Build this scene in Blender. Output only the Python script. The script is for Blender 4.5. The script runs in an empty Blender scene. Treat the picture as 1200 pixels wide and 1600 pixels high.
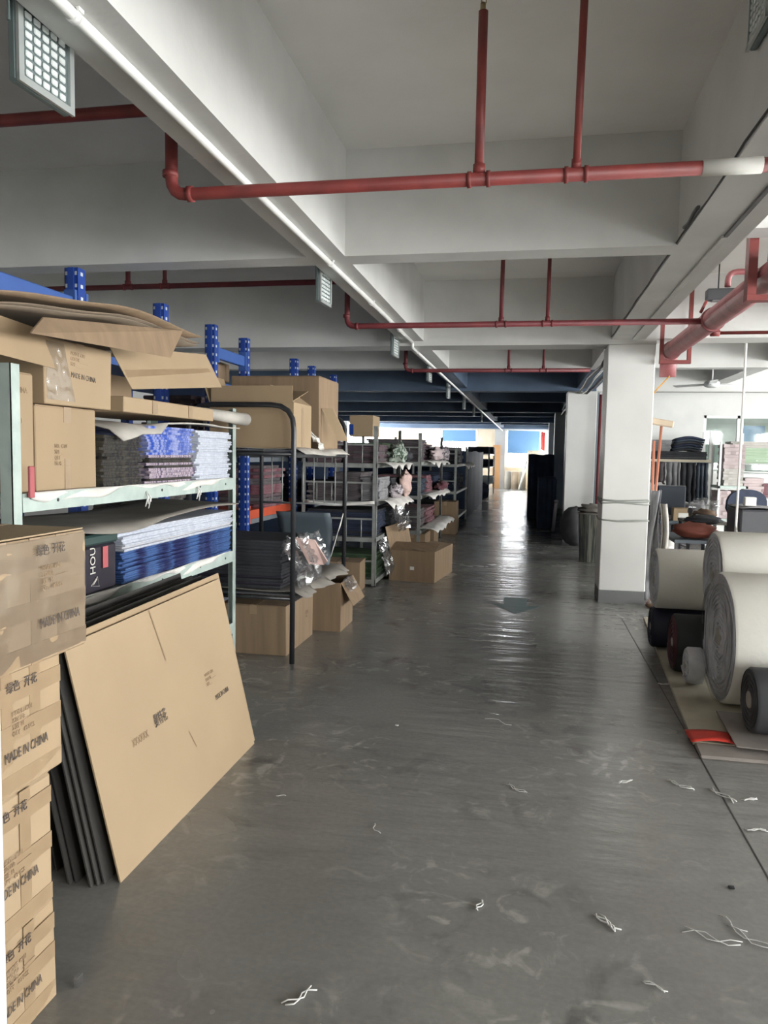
import bpy, bmesh, math, random
from mathutils import Matrix, Vector, noise
random.seed(7)
C = bpy.context.scene.collection
S = bpy.context.scene
R = random.Random(11)

# ---------------------------------------------------------------- camera
cam = bpy.data.cameras.new('camera')
cam.sensor_fit = 'VERTICAL'; cam.sensor_height = 36.0
cam.lens = 36.0 * 1170.0 / 1600.0
cam.clip_start = 0.05; cam.clip_end = 200
co = bpy.data.objects.new('camera', cam); C.objects.link(co)
co.matrix_world = Matrix(((0.98147376, -0.03253029, 0.18881483, 0.0),
                          (0.19075471, 0.07362462, -0.97887285, 0.0),
                          (0.0179416, 0.99675533, 0.07846594, 1.52),
                          (0, 0, 0, 1)))
S.camera = co

# ---------------------------------------------------------------- world, daylight, exposure
w = bpy.data.worlds.new('daylight'); S.world = w; w.use_nodes = True
bg = w.node_tree.nodes['Background']
bg.inputs[0].default_value = (0.98, 0.985, 0.975, 1)
bg.inputs[1].default_value = 25.0
S.view_settings.view_transform = 'Standard'
S.view_settings.look = 'None'
S.view_settings.gamma = 1.0
S.view_settings.use_curve_mapping = False
S.view_settings.exposure = 0.1

def portal(cx, cy, cz, sx, sy, rot):
    l = bpy.data.lights.new('window_daylight', 'AREA'); l.shape = 'RECTANGLE'
    l.size = sx; l.size_y = sy; l.cycles.is_portal = True
    o = bpy.data.objects.new('window_daylight', l); C.objects.link(o)
    o.location = (cx, cy, cz); o.rotation_euler = rot
HP = math.pi / 2
portal(9.02, 5.0, 1.75, 1.7, 17.0, (0, HP, 0))       # long right-hand windows
portal(6.75, -3.98, 1.35, 2.5, 2.7, (HP, 0, 0))         # big doorway behind the viewer
portal(-1.65, 35.42, 1.8, 5.3, 1.9, (-HP, 0, 0))        # far windows

# ---------------------------------------------------------------- materials
def mat(name, col, rough=.6, metal=0., c2=None, nscale=4., bump=0., bscale=60., spec=.5, stretch=None, trans=0., alpha=1., contrast=(.35, .65), emis=None):
    m = bpy.data.materials.new(name); m.use_nodes = True
    nt = m.node_tree; b = nt.nodes['Principled BSDF']
    b.inputs['Base Color'].default_value = (*col, 1); b.inputs['Roughness'].default_value = rough
    b.inputs['Metallic'].default_value = metal; b.inputs['Specular IOR Level'].default_value = spec
    if trans: b.inputs['Transmission Weight'].default_value = trans
    if alpha < 1: b.inputs['Alpha'].default_value = alpha
    tc = nt.nodes.new('ShaderNodeTexCoord'); mp = nt.nodes.new('ShaderNodeMapping')
    nt.links.new(tc.outputs['Object'], mp.inputs[0])
    if stretch: mp.inputs['Scale'].default_value = stretch
    if c2 is None: c2 = tuple(x * .86 for x in col)
    n = nt.nodes.new('ShaderNodeTexNoise'); n.inputs['Scale'].default_value = nscale; n.inputs['Detail'].default_value = 5
    r = nt.nodes.new('ShaderNodeValToRGB')
    r.color_ramp.elements[0].position = contrast[0]; r.color_ramp.elements[1].position = contrast[1]
    r.color_ramp.elements[0].color = (*c2, 1); r.color_ramp.elements[1].color = (*col, 1)
    nt.links.new(mp.outputs[0], n.inputs['Vector']); nt.links.new(n.outputs[0], r.inputs[0])
    nt.links.new(r.outputs[0], b.inputs['Base Color'])
    if bump:
        n2 = nt.nodes.new('ShaderNodeTexNoise'); n2.inputs['Scale'].default_value = bscale
        bp = nt.nodes.new('ShaderNodeBump'); bp.inputs['Strength'].default_value = bump; bp.inputs['Distance'].default_value = .01
        nt.links.new(mp.outputs[0], n2.inputs['Vector']); nt.links.new(n2.outputs[0], bp.inputs['Height'])
        nt.links.new(bp.outputs[0], b.inputs['Normal'])
    return m

def sheer(name, col, t=.5, rough=.5):
    """thin cloth or film: part transparent, part translucent"""
    m = bpy.data.materials.new(name); m.use_nodes = True; nt = m.node_tree
    for n in list(nt.nodes):
        if n.type == 'BSDF_PRINCIPLED': nt.nodes.remove(n)
    out = nt.nodes['Material Output']
    a = nt.nodes.new('ShaderNodeBsdfTranslucent'); a.inputs[0].default_value = (*col, 1)
    b = nt.nodes.new('ShaderNodeBsdfDiffuse'); b.inputs[0].default_value = (*col, 1)
    x = nt.nodes.new('ShaderNodeMixShader'); x.inputs[0].default_value = 1 - t
    nt.links.new(a.outputs[0], x.inputs[1]); nt.links.new(b.outputs[0], x.inputs[2]); nt.links.new(x.outputs[0], out.inputs[0])
    return m

def pane_mat():
    m = bpy.data.materials.new('window_glass'); m.use_nodes = True; nt = m.node_tree
    for n in list(nt.nodes):
        if n.type == 'BSDF_PRINCIPLED': nt.nodes.remove(n)
    out = nt.nodes['Material Output']
    a = nt.nodes.new('ShaderNodeBsdfTransparent'); a.inputs[0].default_value = (.93, .96, .95, 1)
    b = nt.nodes.new('ShaderNodeBsdfGlossy'); b.inputs['Roughness'].default_value = .03
    x = nt.nodes.new('ShaderNodeMixShader'); x.inputs[0].default_value = .06
    nt.links.new(a.outputs[0], x.inputs[1]); nt.links.new(b.outputs[0], x.inputs[2]); nt.links.new(x.outputs[0], out.inputs[0])
    return m

def film_mat():
    m = bpy.data.materials.new('clear_film'); m.use_nodes = True; nt = m.node_tree
    for n in list(nt.nodes):
        if n.type == 'BSDF_PRINCIPLED': nt.nodes.remove(n)
    out = nt.nodes['Material Output']
    a = nt.nodes.new('ShaderNodeBsdfTransparent'); a.inputs[0].default_value = (.9, .9, .9, 1)
    b = nt.nodes.new('ShaderNodeBsdfGlossy'); b.inputs['Roughness'].default_value = .12
    d = nt.nodes.new('ShaderNodeBsdfDiffuse'); d.inputs[0].default_value = (.5, .5, .52, 1)
    y = nt.nodes.new("ShaderNodeMixShader"); y.inputs[0].default_value = .22
    x = nt.nodes.new('ShaderNodeMixShader'); x.inputs[0].default_value = .20
    nt.links.new(b.outputs[0], y.inputs[1]); nt.links.new(d.outputs[0], y.inputs[2])
    nt.links.new(a.outputs[0], x.inputs[1]); nt.links.new(y.outputs[0], x.inputs[2]); nt.links.new(x.outputs[0], out.inputs[0])
    return m

def floor_mat():
    m = mat('sealed_concrete', (.262, .258, .24), .38, c2=(.165, .165, .156), nscale=.9, contrast=(.2, .8))
    nt = m.node_tree; b = nt.nodes['Principled BSDF']
    ramp = [n for n in nt.nodes if n.type == 'VALTORGB'][0]; mp = [n for n in nt.nodes if n.type == 'MAPPING'][0]
    # worn pale scuffs in the trodden middle of the floor
    def noi(scale, det=6, dist=0.):
        n = nt.nodes.new('ShaderNodeTexNoise'); n.inputs['Scale'].default_value = scale; n.inputs['Detail'].default_value = det
        n.inputs['Distortion'].default_value = dist; nt.links.new(mp.outputs[0], n.inputs['Vector']); return n
    def rmp(src, a, b_, ca=(0, 0, 0, 1), cb=(1, 1, 1, 1)):
        r = nt.nodes.new('ShaderNodeValToRGB'); r.color_ramp.elements[0].position = a; r.color_ramp.elements[1].position = b_
        r.color_ramp.elements[0].color = ca; r.color_ramp.elements[1].color = cb; nt.links.new(src, r.inputs[0]); return r
    def mix(fac, c1, c2, mode='MIX'):
        x = nt.nodes.new('ShaderNodeMix'); x.data_type = 'RGBA'; x.blend_type = mode
        nt.links.new(fac, x.inputs[0]); nt.links.new(c1, x.inputs[6])
        if isinstance(c2, tuple): x.inputs[7].default_value = c2
        else: nt.links.new(c2, x.inputs[7])
        return x.outputs[2]
    def mul(a, b_):
        x = nt.nodes.new('ShaderNodeMath'); x.operation = 'MULTIPLY'; nt.links.new(a, x.inputs[0])
        if isinstance(b_, float): x.inputs[1].default_value = b_
        else: nt.links.new(b_, x.inputs[1])
        return x.outputs[0]
    patch = rmp(noi(.75, 3).outputs[0], .42, .6)
    sc = rmp(noi(7, 9, 1.6).outputs[0], .55, .68)
    c = mix(mul(mul(patch.outputs[0], sc.outputs[0]), .75), ramp.outputs[0], (.40, .40, .37, 1))
    dk = rmp(noi(2.6, 8, 2.).outputs[0], .54, .68)
    c = mix(mul(mul(dk.outputs[0], patch.outputs[0]), .75), c, (.10, .10, .095, 1))
    fine = rmp(noi(45, 4).outputs[0], .35, .7, (.93, .93, .93, 1), (1.05, 1.05, 1.05, 1))
    x = nt.nodes.new('ShaderNodeMix'); x.data_type = 'RGBA'; x.blend_type = 'MULTIPLY'; x.inputs[0].default_value = 1
    nt.links.new(c, x.inputs[6]); nt.links.new(fine.outputs[0], x.inputs[7])
    nt.links.new(x.outputs[2], b.inputs['Base Color'])
    rr = rmp(noi(1.3, 4, .2).outputs[0], .2, .85, (.13, .13, .13, 1), (.34, .34, .34, 1))
    nt.links.new(rr.outputs[0], b.inputs['Roughness'])
    # trowel ripples run across the aisle
    mp2 = nt.nodes.new('ShaderNodeMapping'); mp2.inputs['Scale'].default_value = (.9, 3.2, 1)
    nt.links.new([n for n in nt.nodes if n.type == 'TEX_COORD'][0].outputs['Object'], mp2.inputs[0])
    n = nt.nodes.new('ShaderNodeTexNoise'); n.inputs['Scale'].default_value = 2.4; n.inputs['Detail'].default_value = 5
    nt.links.new(mp2.outputs[0], n.inputs['Vector'])
    bp = nt.nodes.new('ShaderNodeBump'); bp.inputs['Strength'].default_value = .75; bp.inputs['Distance'].default_value = .016
    nt.links.new(n.outputs[0], bp.inputs['Height']); nt.links.new(bp.outputs[0], b.inputs['Normal'])
    return m

M = dict(
    floor=floor_mat(),
    plaster=mat('ceiling_plaster', (.82, .81, .785), .9, c2=(.75, .74, .715), nscale=1.6, bump=.25, bscale=18),
    beam=mat('beam_paint', (.68, .68, .66), .75, c2=(.60, .60, .58), nscale=2.2, bump=.15, bscale=25),
    bluegrey=mat('blue_grey_far_bays', (.10, .145, .215), .7, c2=(.075, .11, .17), nscale=1.5),
    wall=mat('white_wall_paint', (.74, .745, .72), .8, c2=(.66, .665, .65), nscale=2),
    mint=mat('pale_mint_wall', (.62, .74, .66), .8),
    dimwall=mat('grey_wall_paint', (.36, .37, .37), .8, c2=(.28, .29, .3), nscale=1.5),
    cream=mat('cream_wall_paint', (.70, .62, .48), .8, c2=(.58, .5, .38), nscale=2),
    pillar=mat('pillar_paint', (.70, .70, .68), .55, c2=(.63, .63, .61), nscale=1.5),
    skirt=mat('grey_skirt_paint', (.17, .175, .175), .6),
    joint=mat('joint_filler', (.035, .035, .033), .9),
    arrow=mat('worn_teal_paint', (.035, .085, .09), .4, c2=(.09, .115, .11), nscale=5, stretch=(1, 2, 1)),
    pipe=mat('red_pipe_paint', (.26, .048, .042), .5, c2=(.17, .035, .033), nscale=7, stretch=(1, 1, 1)),
    pipedark=mat('dusty_red_pipe_paint', (.20, .035, .04), .55, c2=(.13, .025, .03), nscale=5),
    bigpipe=mat('faded_red_main_paint', (.36, .12, .12), .5, c2=(.27, .085, .09), nscale=3, stretch=(1, 3, 1)),
    whitepaint=mat('white_overpaint', (.80, .79, .74), .6),
    conduit=mat('white_plastic_conduit', (.95, .95, .92), .3),
    brass=mat('sprinkler_brass', (.35, .27, .14), .35, metal=.8),
    lamp_body=mat('lamp_grey_metal', (.20, .25, .25), .4, metal=.5),
    lamp_edge=mat('lamp_bright_rim', (.6, .64, .63), .3, metal=.6),
    lamp_led=mat('lamp_lens', (.66, .70, .69), .3),
    black=mat('black_tube_paint', (.022, .023, .026), .35),
    blackcable=mat('black_cable', (.02, .02, .022), .5),
    rackgrey=mat('pale_green_grey_rack', (.44, .52, .48), .45, c2=(.36, .43, .40), nscale=10, metal=.15),
    rackdark=mat('grey_rack_steel', (.34, .36, .345), .45, c2=(.24, .25, .24), nscale=8, metal=.3),
    blue=mat('blue_rack_paint', (.018, .065, .34), .4, c2=(.012, .045, .24), nscale=6),
    blueb=mat('blue_beam_paint', (.05, .12, .38), .4),
    orange=mat('orange_beam_paint', (.55, .09, .04), .45),
    hole=mat('slot_dark', (.55, .60, .66), .7),
    card=mat('brown_cardboard', (.345, .25, .151), .8, c2=(.31, .224, .135), nscale=3, stretch=(1, 1, .25)),
    card2=mat('tan_cardboard', (.36, .265, .163), .8, c2=(.33, .24, .147), nscale=2.2),
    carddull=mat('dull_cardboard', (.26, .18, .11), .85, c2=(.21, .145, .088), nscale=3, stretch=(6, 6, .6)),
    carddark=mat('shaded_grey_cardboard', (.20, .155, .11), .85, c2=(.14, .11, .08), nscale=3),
    shadeboard=mat('shade_darkened_board', (.045, .042, .038), .85, c2=(.03, .028, .026), nscale=6),  # grey board, darkened to carry the shade behind the front sheets
    cardedge=mat('cardboard_edge', (.33, .235, .14), .9),
    cardin=mat('inner_cardboard', (.27, .19, .115), .9),
    tape=mat('brown_packing_tape', (.285, .20, .12), .28, c2=(.32, .228, .138), nscale=12, spec=.7),
    ink=mat('stamp_ink', (.06, .05, .045), .7, c2=(.13, .1, .08), nscale=60),
    faint=mat('faint_stamp_ink', (.27, .19, .12), .8, c2=(.36, .26, .16), nscale=60),
    label=mat('white_sticker', (.78, .77, .72), .5),
    film=film_mat(),
    glass=pane_mat(),
    frame=mat('white_window_frame', (.80, .82, .80), .4),
    dframe=mat('grey_window_frame', (.30, .33, .35), .4),
    blind=sheer('blue_blind_cloth', (.17, .30, .46), .22),
    redcloth=mat('red_cloth', (.42, .04, .035), .8),
    paper=mat('grey_liner_paper', (.46, .435, .39), .7, c2=(.33, .31, .28), nscale=5),
    paperw=mat('white_liner_paper', (.72, .70, .66), .6, c2=(.55, .54, .51), nscale=5),
    dpaper=mat('brown_grey_liner', (.24, .22, .19), .8, c2=(.17, .155, .14), nscale=4),
    pk_white=mat('white_packet', (.60, .63, .70), .35, c2=(.46, .49, .56), nscale=7, stretch=(1, 5, 1)),
    pk_grey=mat('pale_grey_sheet', (.58, .58, .60), .4, c2=(.44, .44, .47), nscale=5),
    pk_blue=mat('blue_printed_packet', (.035, .09, .42), .3, c2=(.34, .38, .62), nscale=9, stretch=(1, 5, 1), contrast=(.4, .6)),
    pk_pink=mat('pale_pink_printed_packet', (.50, .42, .48), .3, c2=(.10, .08, .14), nscale=11, stretch=(1, 5, 1), contrast=(.4, .55)),
    pk_dark=mat('dark_printed_packet', (.018, .018, .030), .35, c2=(.075, .07, .055), nscale=14, stretch=(1, 6, 1), contrast=(.45, .6)),
    sh_blue=mat('blue_patterned_sheet', (.024, .030, .105), .35, c2=(.065, .13, .31), nscale=4.5, stretch=(1, 2.2, 1), contrast=(.42, .6)),
    bag=mat('black_printed_bag', (.028, .024, .034), .3),
    baggreen=mat('dark_green_plastic', (.03, .06, .055), .35),
    pinkp=mat('faded_red_print', (.42, .09, .10), .5),
    whitep=mat('white_print', (.62, .60, .55), .5),
    dk=mat('dark_cloth', (.028, .03, .036), .75, c2=(.018, .019, .024), nscale=9),
    dknavy=mat('navy_cloth', (.02, .03, .06), .8, c2=(.012, .018, .04), nscale=8),
    mauve=mat('dull_mauve_cloth', (.11, .075, .085), .8, c2=(.075, .05, .06), nscale=9),
    mauve2=mat('grey_mauve_cloth', (.10, .085, .09), .8, c2=(.06, .052, .056), nscale=9),
    wine=mat('wine_cloth', (.12, .03, .045), .7, c2=(.20, .12, .13), nscale=9),
    green=mat('green_cloth', (.07, .13, .06), .8, c2=(.04, .07, .04), nscale=6),
    mixgreen=mat('green_and_white_cloth', (.38, .42, .37), .7, c2=(.03, .06, .035), nscale=16, contrast=(.44, .56)),
    mixgrey=mat('grey_and_white_cloth', (.45, .40, .42), .6, c2=(.06, .055, .065), nscale=18, contrast=(.44, .56)),
    palegreen=mat('pale_green_cloth', (.35, .46, .33), .8),
    pinkc=mat('pale_pink_cloth', (.62, .45, .40), .8, c2=(.48, .33, .30), nscale=8),
    greyc=mat('grey_cloth', (.26, .26, .265), .8, c2=(.17, .17, .18), nscale=6),
    pinkstack=mat('pinkish_paper', (.48, .40, .40), .8),
    greystack=mat('grey_paper', (.48, .46, .43), .8),
    rollw=mat('white_foam_roll', (.84, .83, .77), .75, c2=(.78, .77, .71), nscale=2.5, bump=.2, bscale=30),
    rollend=mat('roll_end_layers', (.60, .61, .64), .7, c2=(.46, .47, .50), nscale=10),
    rollnavy=mat('navy_roll', (.012, .014, .035), .6),
    rollmar=mat('maroon_roll', (.10, .02, .035), .6, c2=(.05, .015, .02), nscale=6),
    rolldark=mat('dark_grey_roll', (.07, .072, .08), .6),
    rollbody=mat('black_green_roll', (.012, .018, .018), .6),
    core=mat('cardboard_core', (.40, .38, .33), .7),
    board=mat('pale_plywood', (.44, .41, .31), .8, c2=(.34, .31, .24), nscale=3),
    boardg=mat('grey_brown_board', (.23, .205, .185), .8, c2=(.17, .15, .135), nscale=5),
    redsheet=mat('red_sheet', (.52, .035, .02), .55),
    handle=mat('orange_handle', (.46, .17, .10), .5),
    broomhead=mat('pale_wood', (.56, .45, .33), .7),
    bluedark=mat('blue_black_plastic', (.022, .035, .055), .5),
    bench=mat('grey_vinyl', (.09, .115, .135), .5),
    brownbag=mat('brown_cloth', (.17, .11, .065), .8, c2=(.10, .06, .04), nscale=5),
    redbrown=mat('red_brown_cloth', (.20, .055, .035), .7),
    thread=mat('white_thread', (.66, .66, .64), .8),
    string=mat('grey_cord', (.34, .36, .33), .8),
    darktar=mat('navy_tarpaulin', (.045, .075, .14), .7, c2=(.03, .05, .10), nscale=4),
    baleg=mat('grey_woven_bale', (.10, .10, .105), .8, c2=(.07, .07, .075), nscale=8),
    binm=mat('olive_grey_cloth', (.22, .22, .18), .8, c2=(.08, .09, .085), nscale=5, stretch=(8, 8, .4), contrast=(.45, .55)),
    tube=mat('aluminium_tube', (.6, .56, .6), .35, metal=.2),
    orangec=mat('orange_brown_panel', (.50, .27, .12), .7),
    fan=mat('white_fan_enamel', (.75, .77, .77), .4),
    yellowcord=mat('orange_cord', (.65, .33, .05), .5),
    panel=mat('dark_partition', (.16, .18, .20), .6, c2=(.12, .14, .16), nscale=3),
)

# ---------------------------------------------------------------- mesh helpers
class MB:
    def __init__(s): s.v = []; s.f = []; s.sm = []
    def add(s, vs, fs, smooth=False):
        o = len(s.v); s.v += [Vector(p) for p in vs]; s.f += [tuple(i + o for i in f) for f in fs]; s.sm += [smooth] * len(fs); return s
    def box(s, x0, x1, y0, y1, z0, z1, m=None):
        vs = [(x, y, z) for z in (z0, z1) for y in (y0, y1) for x in (x0, x1)]
        if m is not None: vs = [m @ Vector(p) for p in vs]
        return s.add(vs, [(0, 2, 3, 1), (4, 5, 7, 6), (0, 1, 5, 4), (2, 6, 7, 3), (0, 4, 6, 2), (1, 3, 7, 5)])
    def soft(s, x0, x1, y0, y1, z0, z1, ch=.006, jit=0., m=None):
        """box with chamfered edges and slightly uneven corners"""
        vs = []; rr = R
        for iz, z in enumerate((z0, z1)):
            for iy, y in enumerate((y0, y1)):
                for ix, x in enumerate((x0, x1)):
                    j = Vector((rr.uniform(-jit, jit), rr.uniform(-jit, jit), rr.uniform(-jit, jit) if iz else 0))
                    sx = -1 if ix else 1; sy = -1 if iy else 1; sz = -1 if iz else 1
                    vs += [Vector((x, y + sy * ch, z + sz * ch)) + j, Vector((x + sx * ch, y, z + sz * ch)) + j, Vector((x + sx * ch, y + sy * ch, z)) + j]
        if m is not None: vs = [m @ p for p in vs]
        def c(ix, iy, iz, k): return (iz * 4 + iy * 2 + ix) * 3 + k
        fs = [(c(0,0,0,0), c(0,0,1,0), c(0,1,1,0), c(0,1,0,0)), (c(1,0,0,0), c(1,1,0,0), c(1,1,1,0), c(1,0,1,0)),
              (c(0,0,0,1), c(1,0,0,1), c(1,0,1,1), c(0,0,1,1)), (c(0,1,0,1), c(0,1,1,1), c(1,1,1,1), c(1,1,0,1)),
              (c(0,0,0,2), c(0,1,0,2), c(1,1,0,2), c(1,0,0,2)), (c(0,0,1,2), c(1,0,1,2), c(1,1,1,2), c(0,1,1,2))]
        for ix in (0, 1):
            for iy in (0, 1): fs.append((c(ix,iy,0,0), c(ix,iy,0,1), c(ix,iy,1,1), c(ix,iy,1,0)))
            for iz in (0, 1): fs.append((c(ix,0,iz,0), c(ix,0,iz,2), c(ix,1,iz,2), c(ix,1,iz,0)))
        for iy in (0, 1):
            for iz in (0, 1): fs.append((c(0,iy,iz,1), c(0,iy,iz,2), c(1,iy,iz,2), c(1,iy,iz,1)))
        for i in range(8): fs.append((i*3, i*3+1, i*3+2))
        return s.add(vs, fs)
    def tube(s, pts, r, n=10, caps=True, closed=False):
        pts = [Vector(p) for p in pts]; k = len(pts)
        rs = r if isinstance(r, (list, tuple)) else [r] * k
        vs = []; prev = None
        for i, p in enumerate(pts):
            if closed: d = pts[(i + 1) % k] - pts[i - 1]
            elif i == 0: d = pts[1] - p
            elif i == k - 1: d = p - pts[i - 1]
            else: d = (pts[i + 1] - p).normalized() + (p - pts[i - 1]).normalized()
            d.normalize()
            if prev is None:
                a = Vector((0, 0, 1)) if abs(d.z) < .9 else Vector((1, 0, 0))
                u = d.cross(a).normalized()
            else:
                u = (prev - d * prev.dot(d)).normalized()
            prev = u; v = d.cross(u)
            for j in range(n):
                t = 2 * math.pi * j / n
                vs.append(p + (u * math.cos(t) + v * math.sin(t)) * rs[i])
        fs = []
        for i in range(k if closed else k - 1):
            a = i * n; b = ((i + 1) % k) * n
            for j in range(n): fs.append((a + j, b + j, b + (j + 1) % n, a + (j + 1) % n))
        s.add(vs, fs, True)
        if caps and not closed:
            o = len(s.v) - len(vs)
            s.f.append(tuple(o + j for j in range(n))[::1]); s.f.append(tuple(o + (k - 1) * n + j for j in range(n))[::-1]); s.sm += [False, False]
        return s
    def prism(s, poly, h):
        """poly: list of points, extruded by vector h"""
        n = len(poly); h = Vector(h)
        vs = [Vector(p) for p in poly] + [Vector(p) + h for p in poly]
        fs = [tuple(range(n))[::-1], tuple(range(n, 2 * n))] + [(i, (i + 1) % n, n + (i + 1) % n, n + i) for i in range(n)]
        return s.add(vs, fs)
    def grid(s, fn, nu, nv, th=0., smooth=True):
        """fn(u,v)->point; th thickness downwards along -z-ish normal"""
        P = [[Vector(fn(i / nu, j / nv)) for j in range(nv + 1)] for i in range(nu + 1)]
        vs = [p for row in P for p in row]; W = nv + 1
        fs = [(i * W + j, (i + 1) * W + j, (i + 1) * W + j + 1, i * W + j + 1) for i in range(nu) for j in range(nv)]
        if th:
            n0 = len(vs); lo = []
            for i in range(nu + 1):
                for j in range(nv + 1):
                    a = P[min(i + 1, nu)][j] - P[max(i - 1, 0)][j]; b = P[i][min(j + 1, nv)] - P[i][max(j - 1, 0)]
                    nn = a.cross(b); nn = nn.normalized() if nn.length > 1e-9 else Vector((0, 0, 1))
                    lo.append(P[i][j] - nn * th)
            vs += lo
            fs += [tuple(n0 + k for k in f)[::-1] for f in fs[:]]
            ring = [i * W for i in range(nu + 1)] + [nu * W + j for j in range(1, W)] + [i * W + nv for i in range(nu - 1, -1, -1)] + [j for j in range(nv - 1, 0, -1)]
            for k in range(len(ring)):
                a, b = ring[k], ring[(k + 1) % len(ring)]; fs.append((b, a, a + n0, b + n0))
        return s.add(vs, fs, smooth)
    def build(s, name, m, parent=None, at=None, kind=None):
        off = Vector(at) if at is not None else Vector((0, 0, 0))
        if parent is not None and at is None:
            root = parent
            while root.parent: root = root.parent
            if root.get('_w'): off = root.location.copy()
        me = bpy.data.meshes.new(name)
        me.from_pydata([tuple(p - off) for p in s.v], [], s.f)
        me.polygons.foreach_set('use_smooth', s.sm); me.validate(); me.update()
        bm = bmesh.new(); bm.from_mesh(me); bmesh.ops.recalc_face_normals(bm, faces=bm.faces); bm.to_mesh(me); bm.free()
        me.materials.append(M[m] if isinstance(m, str) else m)
        o = bpy.data.objects.new(name, me); C.objects.link(o)
        if parent is not None: o.parent = parent
        elif at is not None: o.location = off
        if kind: o['kind'] = kind
        return o

def tag(o, label, cat, group=None):
    o['label'] = label; o['category'] = cat
    if group: o['group'] = group
    return o
def thing(name, label, cat, loc=(0, 0, 0), rz=0., group=None, world=False):
    """Empty at the base. world=True: parts are given in world coordinates"""
    o = bpy.data.objects.new(name, None); o.empty_display_size = .1; C.objects.link(o)
    o.location = loc; o.rotation_euler = (0, 0, rz)
    if world: o['_w'] = 1
    return tag(o, label, cat, group)
def struct(name, mb, m, parent=None): 
    o = mb.build(name, m, parent)
    if parent is None: o['kind'] = 'structure'
    return o
def B(*a): return MB().box(*a)
def dup(root, loc, rz=None, label=None, group=None, tilt=None):
    r = root.copy(); C.objects.link(r); r.location = loc
    if rz is not None: r.rotation_euler = (0, 0, rz)
    if tilt: r.rotation_euler = tilt
    if label: r['label'] = label
    if group: r['group'] = group
    for ch in root.children:
        c = ch.copy(); C.objects.link(c); c.parent = r
        for g in ch.children:
            d = g.copy(); C.objects.link(d); d.parent = c
    return r

def text(body, size, m, parent, loc, face='x', rot=0., name='printed_text', depth=.0006, sx=1.):
    """printed words as thin ink geometry on a face that looks towards +X or -Y"""
    cu = bpy.data.curves.new(name, 'FONT'); cu.body = body; cu.size = size; cu.extrude = depth; cu.resolution_u = 2
    t = bpy.data.objects.new(name, cu); C.objects.link(t)
    dg = bpy.context.evaluated_depsgraph_get(); me = bpy.data.meshes.new_from_object(t.evaluated_get(dg))
    bpy.data.objects.remove(t)
    if face == 'x': base = Matrix(((0, 0, 1), (1, 0, 0), (0, 1, 0)))       # reads along +Y, up +Z, normal +X
    elif face == '-y': base = Matrix(((1, 0, 0), (0, 0, -1), (0, 1, 0)))
    else: base = face
    m4 = (Matrix.Translation(loc) @ base.to_4x4() @ Matrix.Rotation(rot, 4, 'Z') @ Matrix.Diagonal((sx, 1, 1, 1)))
    me.transform(m4)
    me.materials.clear(); me.materials.append(M[m])
    o = bpy.data.objects.new(name, me); C.objects.link(o); o.parent = parent
    return o

# ================================================================ SETTING
H = 3.35
struct('floor', B(-7.2, 9.2, -4.2, 35.8, -.15, 0), 'floor')
struct('ceiling', MB().box(-7.2, 9.2, -4.2, 10.7, H, H + .15).box(.95, 9.2, 10.7, 15.1, H, H + .15), 'plaster')
struct('ceiling', MB().box(-7.2, .95, 10.7, 35.8, H, H + .15).box(.95, 9.2, 15.1, 35.8, H, H + .15), 'bluegrey')   # the far bays are blue-grey, darker than the near ones
struct('trim_1', B(.900, .906, -4, 7.3, -.001, .0015), 'joint')
struct('wall_left', B(-7.2, -7.0, -4, 28.5, 0, H).box(-7.2, -7, 28.5, 35.6, 0, .9).box(-7.2, -7, 28.5, 35.6, 2.7, H), 'wall')
# long beams
struct('beam', MB().box(-1.40, -1.155, -4, 8.05, 2.72, H).box(-1.40, -1.155, 8.40, 10.84, 2.72, H), 'beam')
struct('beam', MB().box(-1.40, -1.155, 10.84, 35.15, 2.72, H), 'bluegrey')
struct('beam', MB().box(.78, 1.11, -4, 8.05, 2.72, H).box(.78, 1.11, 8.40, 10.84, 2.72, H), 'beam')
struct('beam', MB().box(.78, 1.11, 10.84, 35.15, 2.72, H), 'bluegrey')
struct('beam', MB().box(3.0, 3.25, -4, 8.05, 2.80, H).box(3.0, 3.25, 8.4, 14.9, 2.80, H), 'beam')
# cross beams, one every three metres or so; the ones on the pillars are deeper
for y0, y1, z in [(-1.9, -1.6, 2.67), (1.25, 1.45, 2.72), (4.57, 4.77, 2.72), (8.05, 8.40, 2.67), (10.62, 10.84, 2.72)]:
    if z < 2.7: b = MB().box(-7, 1.22, y0, y1, z, H).box(1.22, 9, y0, y1, 2.72, H)
    else: b = MB().box(-7, -1.40, y0, y1, z, H).box(-1.155, .78, y0, y1, z, H).box(1.11, 9, y0, y1, z + (.08 if y0 < 5 else 0), H)
    struct('beam', b, 'beam')
struct('beam', B(1.11, 9, 13.75, 14.05, 2.67, H), 'beam')
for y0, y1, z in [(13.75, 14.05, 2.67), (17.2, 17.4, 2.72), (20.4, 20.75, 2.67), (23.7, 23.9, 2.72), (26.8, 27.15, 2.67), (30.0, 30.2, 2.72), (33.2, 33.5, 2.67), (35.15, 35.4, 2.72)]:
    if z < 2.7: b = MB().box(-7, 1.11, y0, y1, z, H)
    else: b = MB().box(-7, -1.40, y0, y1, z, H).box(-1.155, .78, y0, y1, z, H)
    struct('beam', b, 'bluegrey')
# pillars
def pillar(x0, x1, y0, y1, top):
    p = MB().soft(x0, x1, y0, y1, .13, top, .008)
    o = struct('pillar', p, 'pillar')
    B(x0 + .002, x1 - .002, y0 + .002, y1 - .002, 0, .13).build('skirt', 'skirt', o)
    return o
p1 = pillar(.75, 1.215, 8.05, 8.52, 2.67)
pillar(.62, 1.13, 13.75, 14.25, 2.67)
for y in (20.4, 26.8, 33.2): pillar(.62, 1.13, y, y + .5, 2.67)
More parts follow.
